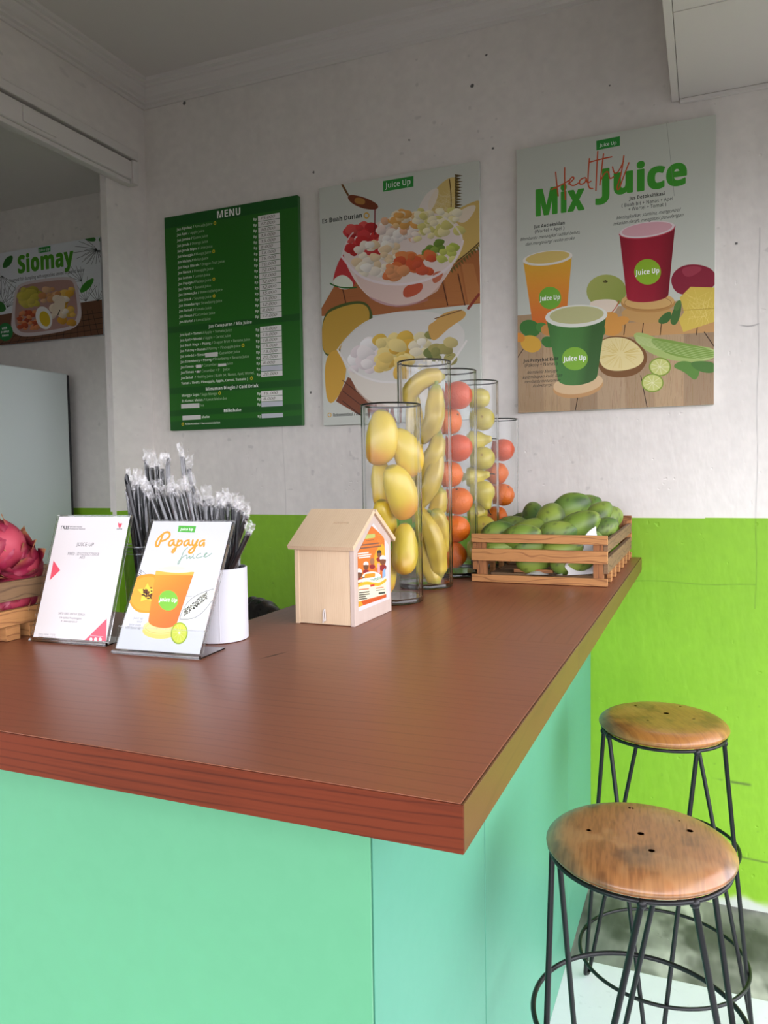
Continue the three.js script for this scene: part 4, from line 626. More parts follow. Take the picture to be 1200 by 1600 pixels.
// ---------------------------------------------------------------- donation box
{
  const x0 = 1.396, x1 = 1.522, z0 = 1.138, z1 = 1.315, zc = (z0 + z1) / 2, eave = 0.149, apex = 0.206;
  const t = thing('donation_box', 'small house-shaped wooden donation box with orange poster', 'box', [x0, TOP, z0]);
  const w = x1 - x0, d = z1 - z0, T = 0.008;
  const gable = new THREE.Shape([[0, 0.0005], [d, 0.0005], [d, eave], [d / 2, apex], [0, eave]].map((p) => new THREE.Vector2(...p)));
  const ge = () => new THREE.ExtrudeGeometry(gable, { depth: T, bevelEnabled: true, bevelSize: 0.0008, bevelThickness: 0.0008, bevelSegments: 1 }).applyMatrix4(ACROSS);
  const g1 = mirrored(ge()); g1.translate(w - T - 0.0008, 0, 0); mesh('gable_wall', metric(g1, true), std({ map: woodTex([206, 188, 176], [184, 162, 150], 0.22, 28, 262, 0.8), roughness: 0.6 }), t);
  const g2 = mirrored(ge()); g2.translate(0.001, 0, 0); mesh('gable_wall', metric(g2, true), paleWood, t);
  mesh('front_wall', rbox(T + 0.001, w - T - 0.002, 0.0005, eave - 0.002, d - T, d - 0.0004, 0.0008, true), paleWood, t);
  mesh('back_wall', rbox(T + 0.001, w - T - 0.002, 0.0005, eave - 0.002, 0.0004, T, 0.0008, true), paleWood, t);
  const slope = Math.hypot(d / 2, apex - eave), ang = Math.atan2(apex - eave, d / 2), over = 0.014, RT = 0.0085;
  for (const s of [1, -1]) {
    const L = slope + over, parts = []; const y = RT / 2 + 0.001;
    if (s > 0) { // the front slope carries the coin slot
      const a = -0.006, b = w + 0.005, sx0 = 0.061, sx1 = 0.094, c0 = L * 0.36, c1 = L * 0.36 + 0.004;
      parts.push(box(a, b, y - RT / 2, y + RT / 2, 0, c0), box(a, b, y - RT / 2, y + RT / 2, c1, L), box(a, sx0, y - RT / 2, y + RT / 2, c0, c1), box(sx1, b, y - RT / 2, y + RT / 2, c0, c1));
    } else parts.push(box(-0.006, w + 0.005, y - RT / 2, y + RT / 2, 0, L));
    const r = metric(merged(parts), true); if (s < 0) r.rotateY(Math.PI).translate(w - 0.001, 0, 0); r.rotateX(s * ang); r.translate(0, apex, d / 2);
    mesh('roof_board', r, std({ map: paleWood.map, roughness: 0.6 }), t);
  }
  const hook = mesh('string_tie', merged([tube([V(0.063, 0.030, d + 0.001), V(0.061, 0.022, d + 0.003), V(0.062, 0.012, d + 0.004), V(0.060, 0.004, d + 0.003)], 0.0016, 6, 14), tube([V(0.063, 0.030, d + 0.001), V(0.065, 0.02, d + 0.0035), V(0.0655, 0.008, d + 0.004)], 0.0016, 6, 14), new THREE.SphereGeometry(0.003, 8, 6).translate(0.062, 0.009, d + 0.003)]), std({ color: '#d8cfc8', roughness: 0.7 }), t); hook.userData.label = 'white string tie at the foot of the front wall';
  // poster on the gable
  const O = V(x1 + 0.0004, TOP + 0.196, z1 - 0.006), U = V(0, 0, -(d - 0.012)), Wd = V(0, -0.19, 0), pr = printer(O, U, Wd, 700);
  const tex = canvasTex(pr.cw, pr.ch, (g, cw, ch) => {
    const P = pen(g, pr.at, [545, 805, 10.67]);
    g.fillStyle = '#d8d4d4'; g.fillRect(0, 0, cw, ch);
    P.poly([[338, 140], [590, 368], [612, 1060], [138, 1110], [112, 462]], '#d9762c'); P.poly([[138, 1080], [612, 1040], [622, 1330], [150, 1440]], '#efe6c6');
    P.blob([[470, 560], [540, 470], [600, 500], [600, 880], [440, 900], [410, 700]], '#e9a92c');
    for (let i = 0; i < 40; i++) P.oval(480 + 110 * dr(), 330 + 220 * dr(), 4, 4, '#eebf3a');
    const scribble = (x, y, wide, tall, color) => { let q = x; while (q < x + wide) { const L = 6 + 16 * dr(); P.line([[q, y - (q - x) * 0.12], [q + Math.min(L, x + wide - q), y - (q + L - x) * 0.12]], tall, color); q += L + 7; } }; // print too small to read
    scribble(275, 360, 150, 34, '#b9c06a'); scribble(290, 425, 130, 5, '#8a5a3a');
    scribble(200, 500, 300, 11, '#7a5446'); scribble(175, 555, 360, 11, '#7a5446'); scribble(135, 645, 190, 11, '#f5dcd4'); scribble(150, 680, 220, 11, '#f5dcd4'); scribble(165, 712, 190, 11, '#f5dcd4');
    const head = (x, y, r, skin, cap, capTone) => { P.blob([[x - r * 0.9, y + r * 3.2], [x - r * 1.3, y + r * 1.6], [x, y + r * 1.2], [x + r * 1.3, y + r * 1.6], [x + r * 0.9, y + r * 3.2]], '#8e1f2a'); P.oval(x, y, r, r * 1.35, skin); if (cap) P.blob([[x - r * 1.05, y - r * 0.3], [x - r * 0.9, y - r * 1.4], [x, y - r * 1.9], [x + r * 0.9, y - r * 1.4], [x + r * 1.05, y - r * 0.3], [x, y - r * 0.6]], capTone); };
    head(170, 980, 52, '#6e4430', 1, '#e8e6e4'); head(388, 770, 40, '#a06a4c', 0); head(285, 850, 44, '#6e4430', 1, '#f0eeec'); head(505, 650, 40, '#7c4c38', 1, '#2e2a2c'); head(565, 760, 52, '#7a4632', 1, '#f0eeec'); P.poly([[470, 800], [515, 800], [520, 960], [480, 960]], '#d9a6a6'); P.poly([[560, 930], [605, 870], [612, 1060], [555, 1080]], '#8fb4d9');
    P.blob([[240, 960], [420, 930], [540, 990], [540, 1060], [330, 1120], [210, 1060]], '#f3efe4'); scribble(225, 1040, 50, 12, '#6a5a4a'); scribble(275, 1015, 150, 34, '#e0962a'); P.text('Kita Peduli', 440, 1095, 72, BOLD, '#1f8a62', 'center', 200); scribble(270, 1125, 60, 9, '#7a5a3a');
    P.line([[140, 1110], [260, 1070], [420, 1120], [510, 1135], [610, 1040]], 22, '#f3ead0'); P.line([[140, 1180], [260, 1120], [420, 1150], [520, 1160], [615, 1080]], 26, '#e9b32e');
    scribble(165, 1245, 165, 8, '#c8562c'); for (const [y, q] of [[1295, 165], [1332, 170], [1368, 110], [1402, 130]]) scribble(172, y, q, 9, '#3a3a36');
    scribble(455, 1218, 125, 8, '#c8562c'); scribble(455, 1255, 145, 6, '#5a5a56'); scribble(500, 1302, 100, 16, '#3a4a44'); P.poly([[355, 1160], [425, 1148], [428, 1180], [358, 1195]], '#c8362c');
    P.poly([[150, 1445], [622, 1315], [624, 1368], [152, 1535]], '#c9551f'); P.poly([[150, 1445], [200, 1430], [240, 1500], [152, 1535]], '#e8a02c');
  });
  const s = new THREE.Shape([[0.010, 0.026], [d - 0.014, 0.026], [d - 0.014, 0.136], [d / 2, 0.187], [0.010, 0.136]].map((p) => new THREE.Vector2(...p)));
  const pg = mirrored(new THREE.ExtrudeGeometry(s, { depth: 0.0004, bevelEnabled: false }).applyMatrix4(ACROSS)); pg.translate(w + 0.0003, 0, 0);
  const p = pg.attributes.position, uv = pg.attributes.uv; for (let i = 0; i < p.count; i++) uv.setXY(i, (z1 - 0.006 - (z0 + p.getZ(i))) / (d - 0.012), 1 - (0.196 - p.getY(i)) / 0.19);
  mesh('poster', pg, std({ map: tex, roughness: 0.45 }), t).userData.label = 'orange house-shaped charity poster';
}

// ---------------------------------------------------------------- acrylic sign holders
const acrylic = phys({ color: '#fcfdfd', transmission: 1, thickness: 0, roughness: 0.03, ior: 1.49 });
const acrylicEdge = phys({ color: '#ffffff', transmission: 1, thickness: 0.004, roughness: 0.06, ior: 1.49, attenuationColor: C('#dfe8e8'), attenuationDistance: 0.05 });
function signHolder(label, A, B, lean, len, foot, paint, cw, lip) { // A, B: front bottom corners on the counter
  const w = A.distanceTo(B), yaw = Math.atan2(-(B.z - A.z), B.x - A.x), t = thing('sign_holder', label, 'sign holder', [A.x, TOP, A.z]); t.rotation.y = yaw;
  const a = rad(lean), up = V(0, Math.cos(a), -Math.sin(a)), out = V(0, Math.sin(a), Math.cos(a));
  const sheet = (name, x0, x1, u0, u1, o, th, mat, parent = t) => { const g = new THREE.BoxGeometry(x1 - x0, u1 - u0, th); g.translate((x0 + x1) / 2, (u0 + u1) / 2, o); g.applyMatrix4(new THREE.Matrix4().makeBasis(V(1, 0, 0), up, out)); g.translate(0, 0.0045, -0.003); return mesh(name, g, mat, parent); };
  sheet('back_panel', 0, w, 0, len, -0.0022, 0.0016, acrylic); 
  for (const x of [0, w - 0.0012]) sheet('side_edge', x, x + 0.0012, 0.004, len, -0.0005, 0.0052, acrylicEdge);
  sheet('top_fold', 0.0013, w - 0.0013, len - 0.0014, len, -0.0005, 0.0052, acrylicEdge);
  mesh('foot', new THREE.BoxGeometry(w, 0.0022, foot).translate(w / 2, 0.0015, -foot / 2), acrylicEdge, t);
  mesh('front_bend', new THREE.CylinderGeometry(0.003, 0.003, w, 10).rotateZ(Math.PI / 2).translate(w / 2, 0.0034, 0.0008), acrylicEdge, t);
  if (lip) sheet('pocket_lip', 0.0015, w - 0.0015, 0.002, lip, 0.0065, 0.0014, acrylic), sheet('lip_edge', 0.0015, w - 0.0015, lip, lip + 0.0012, 0.0065, 0.0022, acrylicEdge);
  // the printed insert
  const m = 0.004, h = len - 0.006, o = V(m, 0, 0).addScaledVector(up, len - 0.003).add(V(0, 0.0045, -0.003)).applyAxisAngle(V(0, 1, 0), yaw).add(V(A.x, TOP, A.z));
  const pr = printer(o, V(w - 2 * m, 0, 0).applyAxisAngle(V(0, 1, 0), yaw), up.clone().multiplyScalar(-h).applyAxisAngle(V(0, 1, 0), yaw), cw);
  const tex = canvasTex(pr.cw, pr.ch, (g, x, y) => paint(g, x, y, pr.at));
  const ins = sheet('printed_insert', m, w - m, 0.003, len - 0.003, 0.0004, 0.0006, std({ map: tex, roughness: 0.5 }));
}
signHolder('payment sign with red corner in clear acrylic holder', onY(47, 1002, TOP), onY(167, 1010, TOP), 20, 0.225, 0.06, (g, w, h, at) => {
  const P = pen(g, at, [30, 780, 6.316]);
  g.fillStyle = '#dcd9d8'; g.fillRect(0, 0, w, h);
  P.text('RIS', 428, 298, 46, BOLD, '#26262a', 'left', 66); P.line([[420, 268], [416, 300]], 5, '#26262a'); P.line([[420, 268], [430, 266]], 5, '#26262a'); P.text('QR Code Standar', 500, 278, 17, BOLD, '#3a3a3e', 'left', 124); P.text('Pembayaran Nasional', 497, 299, 17, BOLD, '#3a3a3e', 'left', 156);
  P.blob([[978, 222], [990, 245], [1008, 238], [1020, 240], [1012, 260], [1000, 285], [985, 282], [980, 262]], '#d8485c'); P.text('GPN', 990, 303, 24, BOLD, '#55525a', 'center', 56);
  P.text('JUICE UP', 652, 464, 48, SANS, '#2e2e32', 'center', 172); P.text('NMID : ID1023262756058', 632, 555, 40, SANS, '#55535a', 'center', 318); P.text('A03', 622, 588, 34, SANS, '#55535a', 'center', 54);
  P.poly([[342, 606], [406, 702], [304, 800]], '#de4d60');
  P.text('SATU QRIS UNTUK SEMUA', 518, 1142, 30, SANS, '#55535a', 'center', 268); P.text('Cek Aplikasi Penyelenggara', 506, 1182, 24, SANS, '#55525a', 'center', 222); P.text('di : www.aspi-qris.id', 492, 1214, 24, SANS, '#55535a', 'center', 164);
  P.poly([[866, 1180], [858, 1460], [600, 1440]], '#e0566a'); for (const [x, c] of [[711, 0], [757, 0], [802, 0]]) P.oval(x, 1385, 15, 19, '#f7e6e6'); P.line([[702, 1348], [830, 1356]], 3, '#f2c6cc'); P.line([[686, 1412], [730, 1416]], 3, '#f2c6cc'); P.line([[745, 1414], [826, 1420]], 3, '#f2c6cc');
  P.text('Versi cetak : 1.0.0', 190, 1338, 24, SANS, '#7c7a80', 'left', 168); P.text('NMID : 1-0.2.0.35.27', 190, 1364, 24, SANS, '#7c7a80', 'left', 172);
}, 700, 0);
signHolder('papaya juice sign in clear acrylic holder beside white straw cup', onY(176, 1021, TOP), onY(313, 1031, TOP), 29, 0.233, 0.075, (g, w, h, at) => {
  const P = pen(g, at, [160, 800, 5]);
  g.fillStyle = '#d6d9de'; g.fillRect(0, 0, w, h);
  const K = '#6f7470';
  // sketched papayas
  P.line([[245, 430], [300, 445], [345, 490]], 3, K); P.line([[245, 450], [215, 540], [200, 590]], 3, K); for (let i = 0; i < 70; i++) P.oval(245 + 60 * dr(), 455 + 70 * dr(), 3, 3, '#4a4a44');
  P.blob([[608, 830], [640, 730], [740, 640], [860, 605], [900, 600], [860, 700], [800, 770], [700, 840], [640, 850]], '#e6ede4'); P.line([[606, 830], [640, 730], [740, 640], [870, 602]], 5, K); P.line([[606, 836], [690, 845], [790, 790], [860, 690]], 5, K); P.line([[640, 660], [700, 660]], 3, K); for (let i = 0; i < 190; i++) { const u = dr(), x = 640 + 180 * u, y = 790 - 140 * u + (dr() - 0.5) * 56; P.oval(x, y, 4, 4, ['#4a4a40', '#8a8a76', '#2e2e28'][(dr() * 3) | 0]); }
  // half papaya
  P.blob([[190, 660], [200, 580], [270, 500], [380, 480], [440, 500], [440, 780], [360, 795], [250, 780]], '#eb9a2c'); P.blob([[205, 660], [215, 590], [280, 520], [380, 500], [420, 520], [420, 760], [350, 775], [260, 760]], '#f0a63c');
  P.poly([[275, 605], [330, 600], [355, 555], [375, 600], [420, 605], [385, 640], [400, 700], [345, 685], [300, 700], [310, 645]], '#f2d04a'); for (let i = 0; i < 50; i++) P.oval(348 + 44 * (dr() + dr() - 1), 640 + 48 * (dr() + dr() - 1), 7, 6, ['#4a2c1c', '#6b3f24', '#2c1a14'][(dr() * 3) | 0]);
  // coaster, cup, lime
  P.oval(455, 930, 140, 62, '#efd977'); P.oval(460, 900, 140, 58, '#f3e291'); P.ring(458, 905, 118, 44, 4, '#dfc25a');
  P.poly(cupOutline([418, 470], [716, 480], [360, 852], [586, 862], 50), P.fade(430, 480, 600, 900, [[0, '#f0a23a'], [0.35, '#ee8a33'], [1, '#e76a32']])); P.poly([[420, 460], [720, 470], [708, 496], [414, 492]], '#f3b750'); P.oval(572, 452, 150, 24, '#f4e9cf', 0.03); P.oval(560, 440, 84, 15, '#ece2c8');
  P.oval(516, 692, 76, 80, '#7cc242'); P.text('Juice Up', 514, 702, 42, BOLD, '#ffffff', 'center', 140);
  P.oval(602, 948, 66, 86, '#8fae2a', 0.15); P.oval(602, 948, 58, 76, '#cfd94e', 0.15); for (let i = 0; i < 10; i++) { const a = i * 0.63; P.line([[602, 945], [602 + 50 * Math.cos(a), 945 + 66 * Math.sin(a)]], 2, '#e9ecb4'); } P.oval(602, 945, 8, 10, '#f4f4dc');
  for (const [s, x, y] of [['Juice up', 318, 840], ['your', 312, 866], ['taste buds', 302, 892], ['with Juice up', 298, 918]]) P.text(s, x, y, 24, SANS, '#6a6e70', 'right');
  P.poly([[84, 1085], [745, 1130], [741, 1154], [80, 1105]], '#6cc24a');
  P.poly([[598, 108], [734, 112], [722, 162], [590, 156]], '#56b447'); P.text('Juice Up', 660, 145, 28, BOLD, '#ffffff', 'center', 100);
  // lettering
  const O = '#efa037', o = (pts, q = 17) => P.line(pts, q, O);
  o([[478, 170], [450, 240], [440, 270], [420, 268], [418, 240], [450, 190], [500, 155], [530, 165], [525, 200], [480, 228], [462, 228]], 19);
  o([[560, 220], [530, 222], [515, 260], [540, 268], [562, 225], [556, 262], [575, 262]]); o([[595, 220], [575, 290], [555, 322], [540, 310], [565, 285]]); o([[588, 240], [615, 218], [628, 240], [600, 268], [580, 262]]); o([[678, 222], [650, 224], [634, 258], [658, 268], [680, 226], [674, 262], [694, 260]]); o([[708, 222], [700, 258], [722, 266], [742, 224]]); o([[746, 220], [724, 290], [700, 325], [672, 318], [690, 290], [740, 262]]); o([[798, 222], [770, 224], [752, 258], [776, 268], [800, 226], [794, 266]]);
  const j = (pts) => P.line(pts, 6, '#6f9e7c'); j([[668, 280], [640, 300], [625, 340], [600, 408], [588, 410], [600, 380], [640, 345], [668, 335], [655, 375], [690, 340], [682, 375], [705, 350]]); j([[712, 335], [704, 372], [724, 360]]); j([[770, 325], [738, 335], [735, 370], [780, 350]]); j([[790, 350], [830, 318], [800, 325], [798, 368], [855, 325]]);
}, 760, 0.038);

// ---------------------------------------------------------------- straws in cups
const strawBlack = std({ color: '#17181b', roughness: 0.28 });
const film = phys({ color: '#fbfcfd', transmission: 1, thickness: 0, roughness: 0.12, ior: 1.6 });
const filmTip = phys({ color: '#ffffff', transmission: 0.9, thickness: 0, roughness: 0.12, ior: 1.6 });
const SR = 0.0043;
function filmGeo(s, L) { // loose film sleeve, and its pinched, crumpled end above the straw
  let sd = s * 9173 + 5; const q = () => { sd = (sd * 16807) % 2147483647; return sd / 2147483647; };
  const M = 12, bx = (q() - 0.5) * 0.016, bz = (q() - 0.5) * 0.012, top = 0.017 + 0.012 * q();
  const skin = (rows, ring) => { const pos = [], idx = []; for (let i = 0; i <= rows; i++) for (let j = 0; j < M; j++) pos.push(...ring(i / rows, j / M * 6.2832)); for (let i = 0; i < rows; i++) for (let j = 0; j < M; j++) { const a = i * M + j, b = i * M + (j + 1) % M; idx.push(a, b, a + M, b, b + M, a + M); } const g = new THREE.BufferGeometry(); g.setAttribute('position', new THREE.Float32BufferAttribute(pos, 3)); g.setIndex(idx); const f = g.toNonIndexed(); f.computeVertexNormals(); return f; };
  const sleeve = skin(10, (t, a) => { const r = SR * (1.12 + 0.16 * q()); return [Math.cos(a) * r, mix(0.10, L - 0.004, t), Math.sin(a) * r]; });
  const tip = skin(9, (t, a) => { const fl = smooth(0.15, 0.6, t), c = 0.0026 * smooth(0, 0.3, t), r = SR * 1.28; return [Math.cos(a) * r * (1 + 0.7 * fl) + bx * t * t + c * (q() - 0.5) * 2, L - 0.004 + t * top + c * (q() - 0.5) * 2.6, Math.sin(a) * r * (1 - 0.6 * fl) + bz * t * t + c * (q() - 0.5) * 2.4]; });
  return [sleeve, tip];
}
const strawL = 0.235, strawGeo = new THREE.LatheGeometry([[SR, 0.0], [SR, strawL * 0.5], [SR, strawL], [SR - 0.0006, strawL], [SR - 0.0006, 0.0], [SR, 0.0]].map((p) => new THREE.Vector2(...p)), 12);
const cutGeo = strawGeo.clone(); { const p = cutGeo.attributes.position; for (let i = 0; i < p.count; i++) if (p.getY(i) > strawL * 0.9) p.setY(i, strawL + p.getX(i) * 2.0); }
const filmGeos = Array.from({ length: 8 }, (_, i) => filmGeo(i + 1, strawL));
function straw(foot, tip, k, label, group, wrapped = true) {
  const t = thing('drinking_straw', label, 'straw', foot.toArray(), group), d = tip.clone().sub(foot), L = d.length(); t.quaternion.setFromUnitVectors(V(0, 1, 0), d.normalize()); t.rotateY(k * 1.9);
  t.scale.set(1, L / strawL, 1); mesh('tube', k % 4 === 1 ? cutGeo : strawGeo, strawBlack, t); if (wrapped) { mesh('film_wrapper', filmGeos[k % 8][0], film, t); mesh('film_tip', filmGeos[k % 8][1], filmTip, t); }
}
{
  // white paper-wrapped cup
  const cx = 1.338, cz = 1.482, R = 0.05, H = 0.125;
  const t = thing('straw_cup', 'white cylindrical cup full of wrapped black straws', 'cup', [cx, TOP, cz]);
  mesh('wall', new THREE.LatheGeometry([[0, 0.002], [R - 0.003, 0.002], [R - 0.0015, 0.0005], [R, 0.002], [R, 0.06], [R, H], [R - 0.0015, H + 0.0005], [R - 0.0025, H], [R - 0.0025, 0.05], [R - 0.0025, 0.005], [0, 0.005]].map((p) => new THREE.Vector2(...p)), 64), std({ color: '#d6d8de', roughness: 0.5 }), t);
  mesh('paper_seam', rbox(-0.0004, 0.0008, 0.004, H - 0.002, R - 0.0002, R + 0.0005, 0.0002).rotateY(0.62), std({ color: '#dcdde2', roughness: 0.6 }), t);
  // clear plastic cup beside it
  const px = 1.185, pz = 1.475, pR = 0.046, pH = 0.16;
  const c = thing('straw_cup', 'clear plastic tumbler of black straws behind the payment sign', 'cup', [px, TOP, pz]);
  mesh('wall', new THREE.LatheGeometry([[pR * 0.86, 0.004], [pR * 0.93, pH * 0.5], [pR, pH - 0.014], [pR + 0.001, pH - 0.012], [pR + 0.002, pH]].map((p) => new THREE.Vector2(...p)), 48), phys({ color: '#d9dfe6', transmission: 1, thickness: 0, roughness: 0.12, ior: 1.5 }), c);
  mesh('base', new THREE.CylinderGeometry(pR * 0.85, pR * 0.85, 0.004, 40).translate(0, 0.002, 0), acrylicEdge, c);
  mesh('rim', merged([new THREE.TorusGeometry(pR + 0.002, 0.0014, 8, 48).rotateX(Math.PI / 2).translate(0, pH, 0), new THREE.TorusGeometry(pR + 0.001, 0.0009, 8, 48).rotateX(Math.PI / 2).translate(0, pH - 0.013, 0)]), acrylicEdge, c);
  const LW = 'film-wrapped black straw in the white cup', GW = 'straws in the white cup', LC = 'film-wrapped black straw in the clear tumbler', GC = 'straws in the clear tumbler';
  let k = 0;
  // white cup: front rows, tips following the skyline of the photo
  const tips = [[238, 778], [248, 772], [258, 775], [266, 770], [276, 776], [284, 772], [295, 768], [303, 786], [312, 790], [321, 788], [330, 790], [338, 792], [347, 790], [356, 793], [365, 792], [373, 796]];
  tips.forEach(([x, y], i) => { const z = cz + 0.012 - 0.018 * ((i * 7) % 3) / 2, tip = onZ(x, y, z), u = (x - 305) / 75, foot = V(cx + u * 0.032, TOP + 0.006, cz + (z - cz) * 0.6); straw(foot, tip, k++, LW, GW); });
  const back = [[233, 768], [252, 764], [270, 762], [288, 765], [300, 760], [310, 778], [326, 780], [342, 782], [358, 784], [370, 788]];
  back.forEach(([x, y], i) => { const z = cz - 0.026 - 0.010 * (i % 2), tip = onZ(x, y, z), u = (x - 300) / 75, foot = V(cx + u * 0.03, TOP + 0.006, cz - 0.02); straw(foot, tip, k++, LW, GW); });
  for (const [x, y, z, fx] of [[385, 806, cz + 0.008, -0.022], [389, 832, cz + 0.018, -0.03], [379, 800, cz - 0.02, -0.01]]) straw(V(cx + fx, TOP + 0.006, z), onZ(x, y, z), k++, 'film-wrapped black straw leaning over the rim of the white cup', 'straws leaning out of the white cup');
  // tall ones standing at the back
  for (const [x, y] of [[229, 727], [237, 731], [245, 729], [253, 733], [262, 724]]) straw(V(1.20 + (x - 245) * 0.0008, TOP + 0.006, 1.455), onZ(x, y, 1.415), k++, 'tall film-wrapped black straw in the upright bunch at the back', 'tall straws at the back');
  straw(V(1.255, TOP + 0.0005, 1.425), onZ(285, 714, 1.40), k++, 'tallest film-wrapped black straw, standing above all the others', 'straw'); straw(V(1.268, TOP + 0.0005, 1.40), onZ(295, 733, 1.38), k++, 'film-wrapped black straw leaning beside the tallest one', 'straw');
  // clear tumbler
  for (const [x, y, z] of [[203, 752, 1.48], [209, 760, 1.46], [215, 757, 1.49], [221, 762, 1.47], [226, 766, 1.485], [200, 770, 1.47], [208, 766, 1.495], [214, 772, 1.452], [231, 770, 1.46]]) straw(V(px + (x - 215) * 0.0012, TOP + 0.0065, mix(pz, z, 0.7)), onZ(x, y, z), k++, LC, GC);
  straw(V(px + 0.03, TOP + 0.0065, pz + 0.012), onZ(198, 749, pz + 0.03), 1, 'unwrapped thick black straw slanting across the clear tumbler', 'straw', false);
}

// ---------------------------------------------------------------- dragon fruit crate
{
  const x1 = 1.0, x0 = 0.70, z0 = 1.40, z1 = 1.74, T = 0.012;
  const t = thing('fruit_crate', 'wooden slat crate of dragon fruit behind the payment sign', 'crate', [x0, TOP, z0]); const w = x1 - x0, d = z1 - z0;
  for (const x of [0, w - T]) { slat(t, x, x + T, 0.070, 0.104, 0, d, false, 2); slat(t, x, x + T, 0.026, 0.054, 0, d, false, 0); }
  for (const z of [0.0005, d - T - 0.0005]) { slat(t, T + 0.0005, w - T - 0.0005, 0.072, 0.106, z, z + T, false, 2); slat(t, T + 0.0005, w - T - 0.0005, 0.024, 0.052, z, z + T, false, 1); }
  for (const x of [T + 0.001, w - T - 0.026]) for (const z of [T + 0.001, d - T - 0.026]) mesh('corner_post', rbox(x, x + 0.025, 0.0005, 0.102, z, z + 0.025, 0.001, true), crateWoods[1], t);
  for (const z of [0.06, 0.15, 0.20]) mesh('foot_block', rbox(w - T - 0.02, w - 0.0005, 0.0005, 0.0255, z, z + 0.03, 0.001), crateWoods[0], t);
  for (let i = 0; i < 4; i++) mesh('bottom_board', rbox(T + 0.0005, w - T - 0.0205, 0.012, 0.02, 0.04 + i * 0.07, 0.09 + i * 0.07, 0.001), crateWoods[2], t);
  // dragon fruit: a body and leaf-like scales
  const pink = std({ vertexColors: true, roughness: 0.5 });
  const body = fruit(28, 20, (v, o) => { v.x = o.x * 0.82; v.z = o.z * 0.82; v.multiplyScalar(1 + 0.03 * noise3(o, 3, 1)); }, (o, c) => { c.set('#96203f').lerp(C('#c44a5c'), clamp(0.5 + 0.6 * noise3(o, 2.2, 4))).lerp(C('#c9a070'), smooth(0.88, 0.98, o.y)); });
  const scaleGeo = (s) => { const g = new THREE.PlaneGeometry(1, 1, 6, 10), p = g.attributes.position, col = []; const c = new THREE.Color(); for (let i = 0; i < p.count; i++) { const u = p.getX(i) * 2, v = p.getY(i) + 0.5; const wd = Math.sin(Math.PI * Math.min(1, 0.16 + v * 0.84)) ** 0.8 * (1 - v * 0.35); p.setXYZ(i, u * 0.46 * wd, v * 0.86, 0.04 + 0.40 * v * v - 0.14 * u * u * wd + 0.04 * Math.sin(v * 9 + s * 3 + u * 2)); c.set('#9c2446').lerp(C('#c06a4a'), smooth(0.35, 1, v) * 0.6).lerp(C('#b9a866'), smooth(0.7, 1, v) * 0.6).lerp(C('#d27a84'), clamp(0.5 * noise3({ x: u, y: v * 3, z: s }, 2, s))); col.push(c.r, c.g, c.b); } g.setAttribute('color', new THREE.Float32BufferAttribute(col, 3)); g.computeVertexNormals(); return g; };
  const scales = [1, 2, 3].map(scaleGeo);
  const list = [[8, 852, 1.60, 0.056, 0.7, 0.5, 'topmost pink dragon fruit, its scales rising above the crate'], [52, 886, 1.55, 0.05, -0.3, -1.1, 'pink dragon fruit touching the payment sign'], [-12, 893, 1.655, 0.052, 1.3, 0.4, 'pink dragon fruit with a yellowish scale tip over the crate slat'], [18, 950, 1.57, 0.05, 0.4, 1.3, 'pink dragon fruit low in the crate, seen between slats'], [-40, 905, 1.58, 0.05, 0.2, 0.6, 'pink dragon fruit beside the topmost one in the crate']];
  for (const [px, py, z, r, rx, rz, label] of list) {
    const p = onZ(px, py, z); p.x = clamp(p.x, x0 + 0.06, x1 - 0.054); p.y = Math.max(p.y, TOP + 0.067); const f = thing('dragon_fruit', label, 'dragon fruit', p.toArray(), 'dragon fruit in the crate'); f.scale.setScalar(r); f.rotation.set(rx, px * 0.1, rz);
    mesh('flesh', body, pink, f); let n = 0;
    for (const [lat, cnt] of [[-0.75, 4], [-0.35, 6], [0.05, 6], [0.42, 6], [0.75, 5]]) for (let j = 0; j < cnt; j++) {
      const a = j / cnt * 6.2832 + lat * 3, s = mesh('scale', scales[n++ % 3], pink, f), rr_ = Math.sqrt(1 - lat * lat) * 0.8; s.position.set(rr_ * Math.cos(a), lat * 0.98, rr_ * Math.sin(a)); s.rotation.order = 'YXZ'; s.rotation.set(-0.12 - 0.55 * Math.max(0, lat), Math.PI / 2 - a, 0.2 * Math.sin(n * 3)); s.scale.setScalar(0.85 + 0.2 * Math.sin(n));
    }
    mesh('stalk_end', new THREE.CylinderGeometry(0.12, 0.16, 0.2, 9).translate(0, 1.0, 0), std({ color: '#8f8a5a', roughness: 0.9 }), f);
  }
}

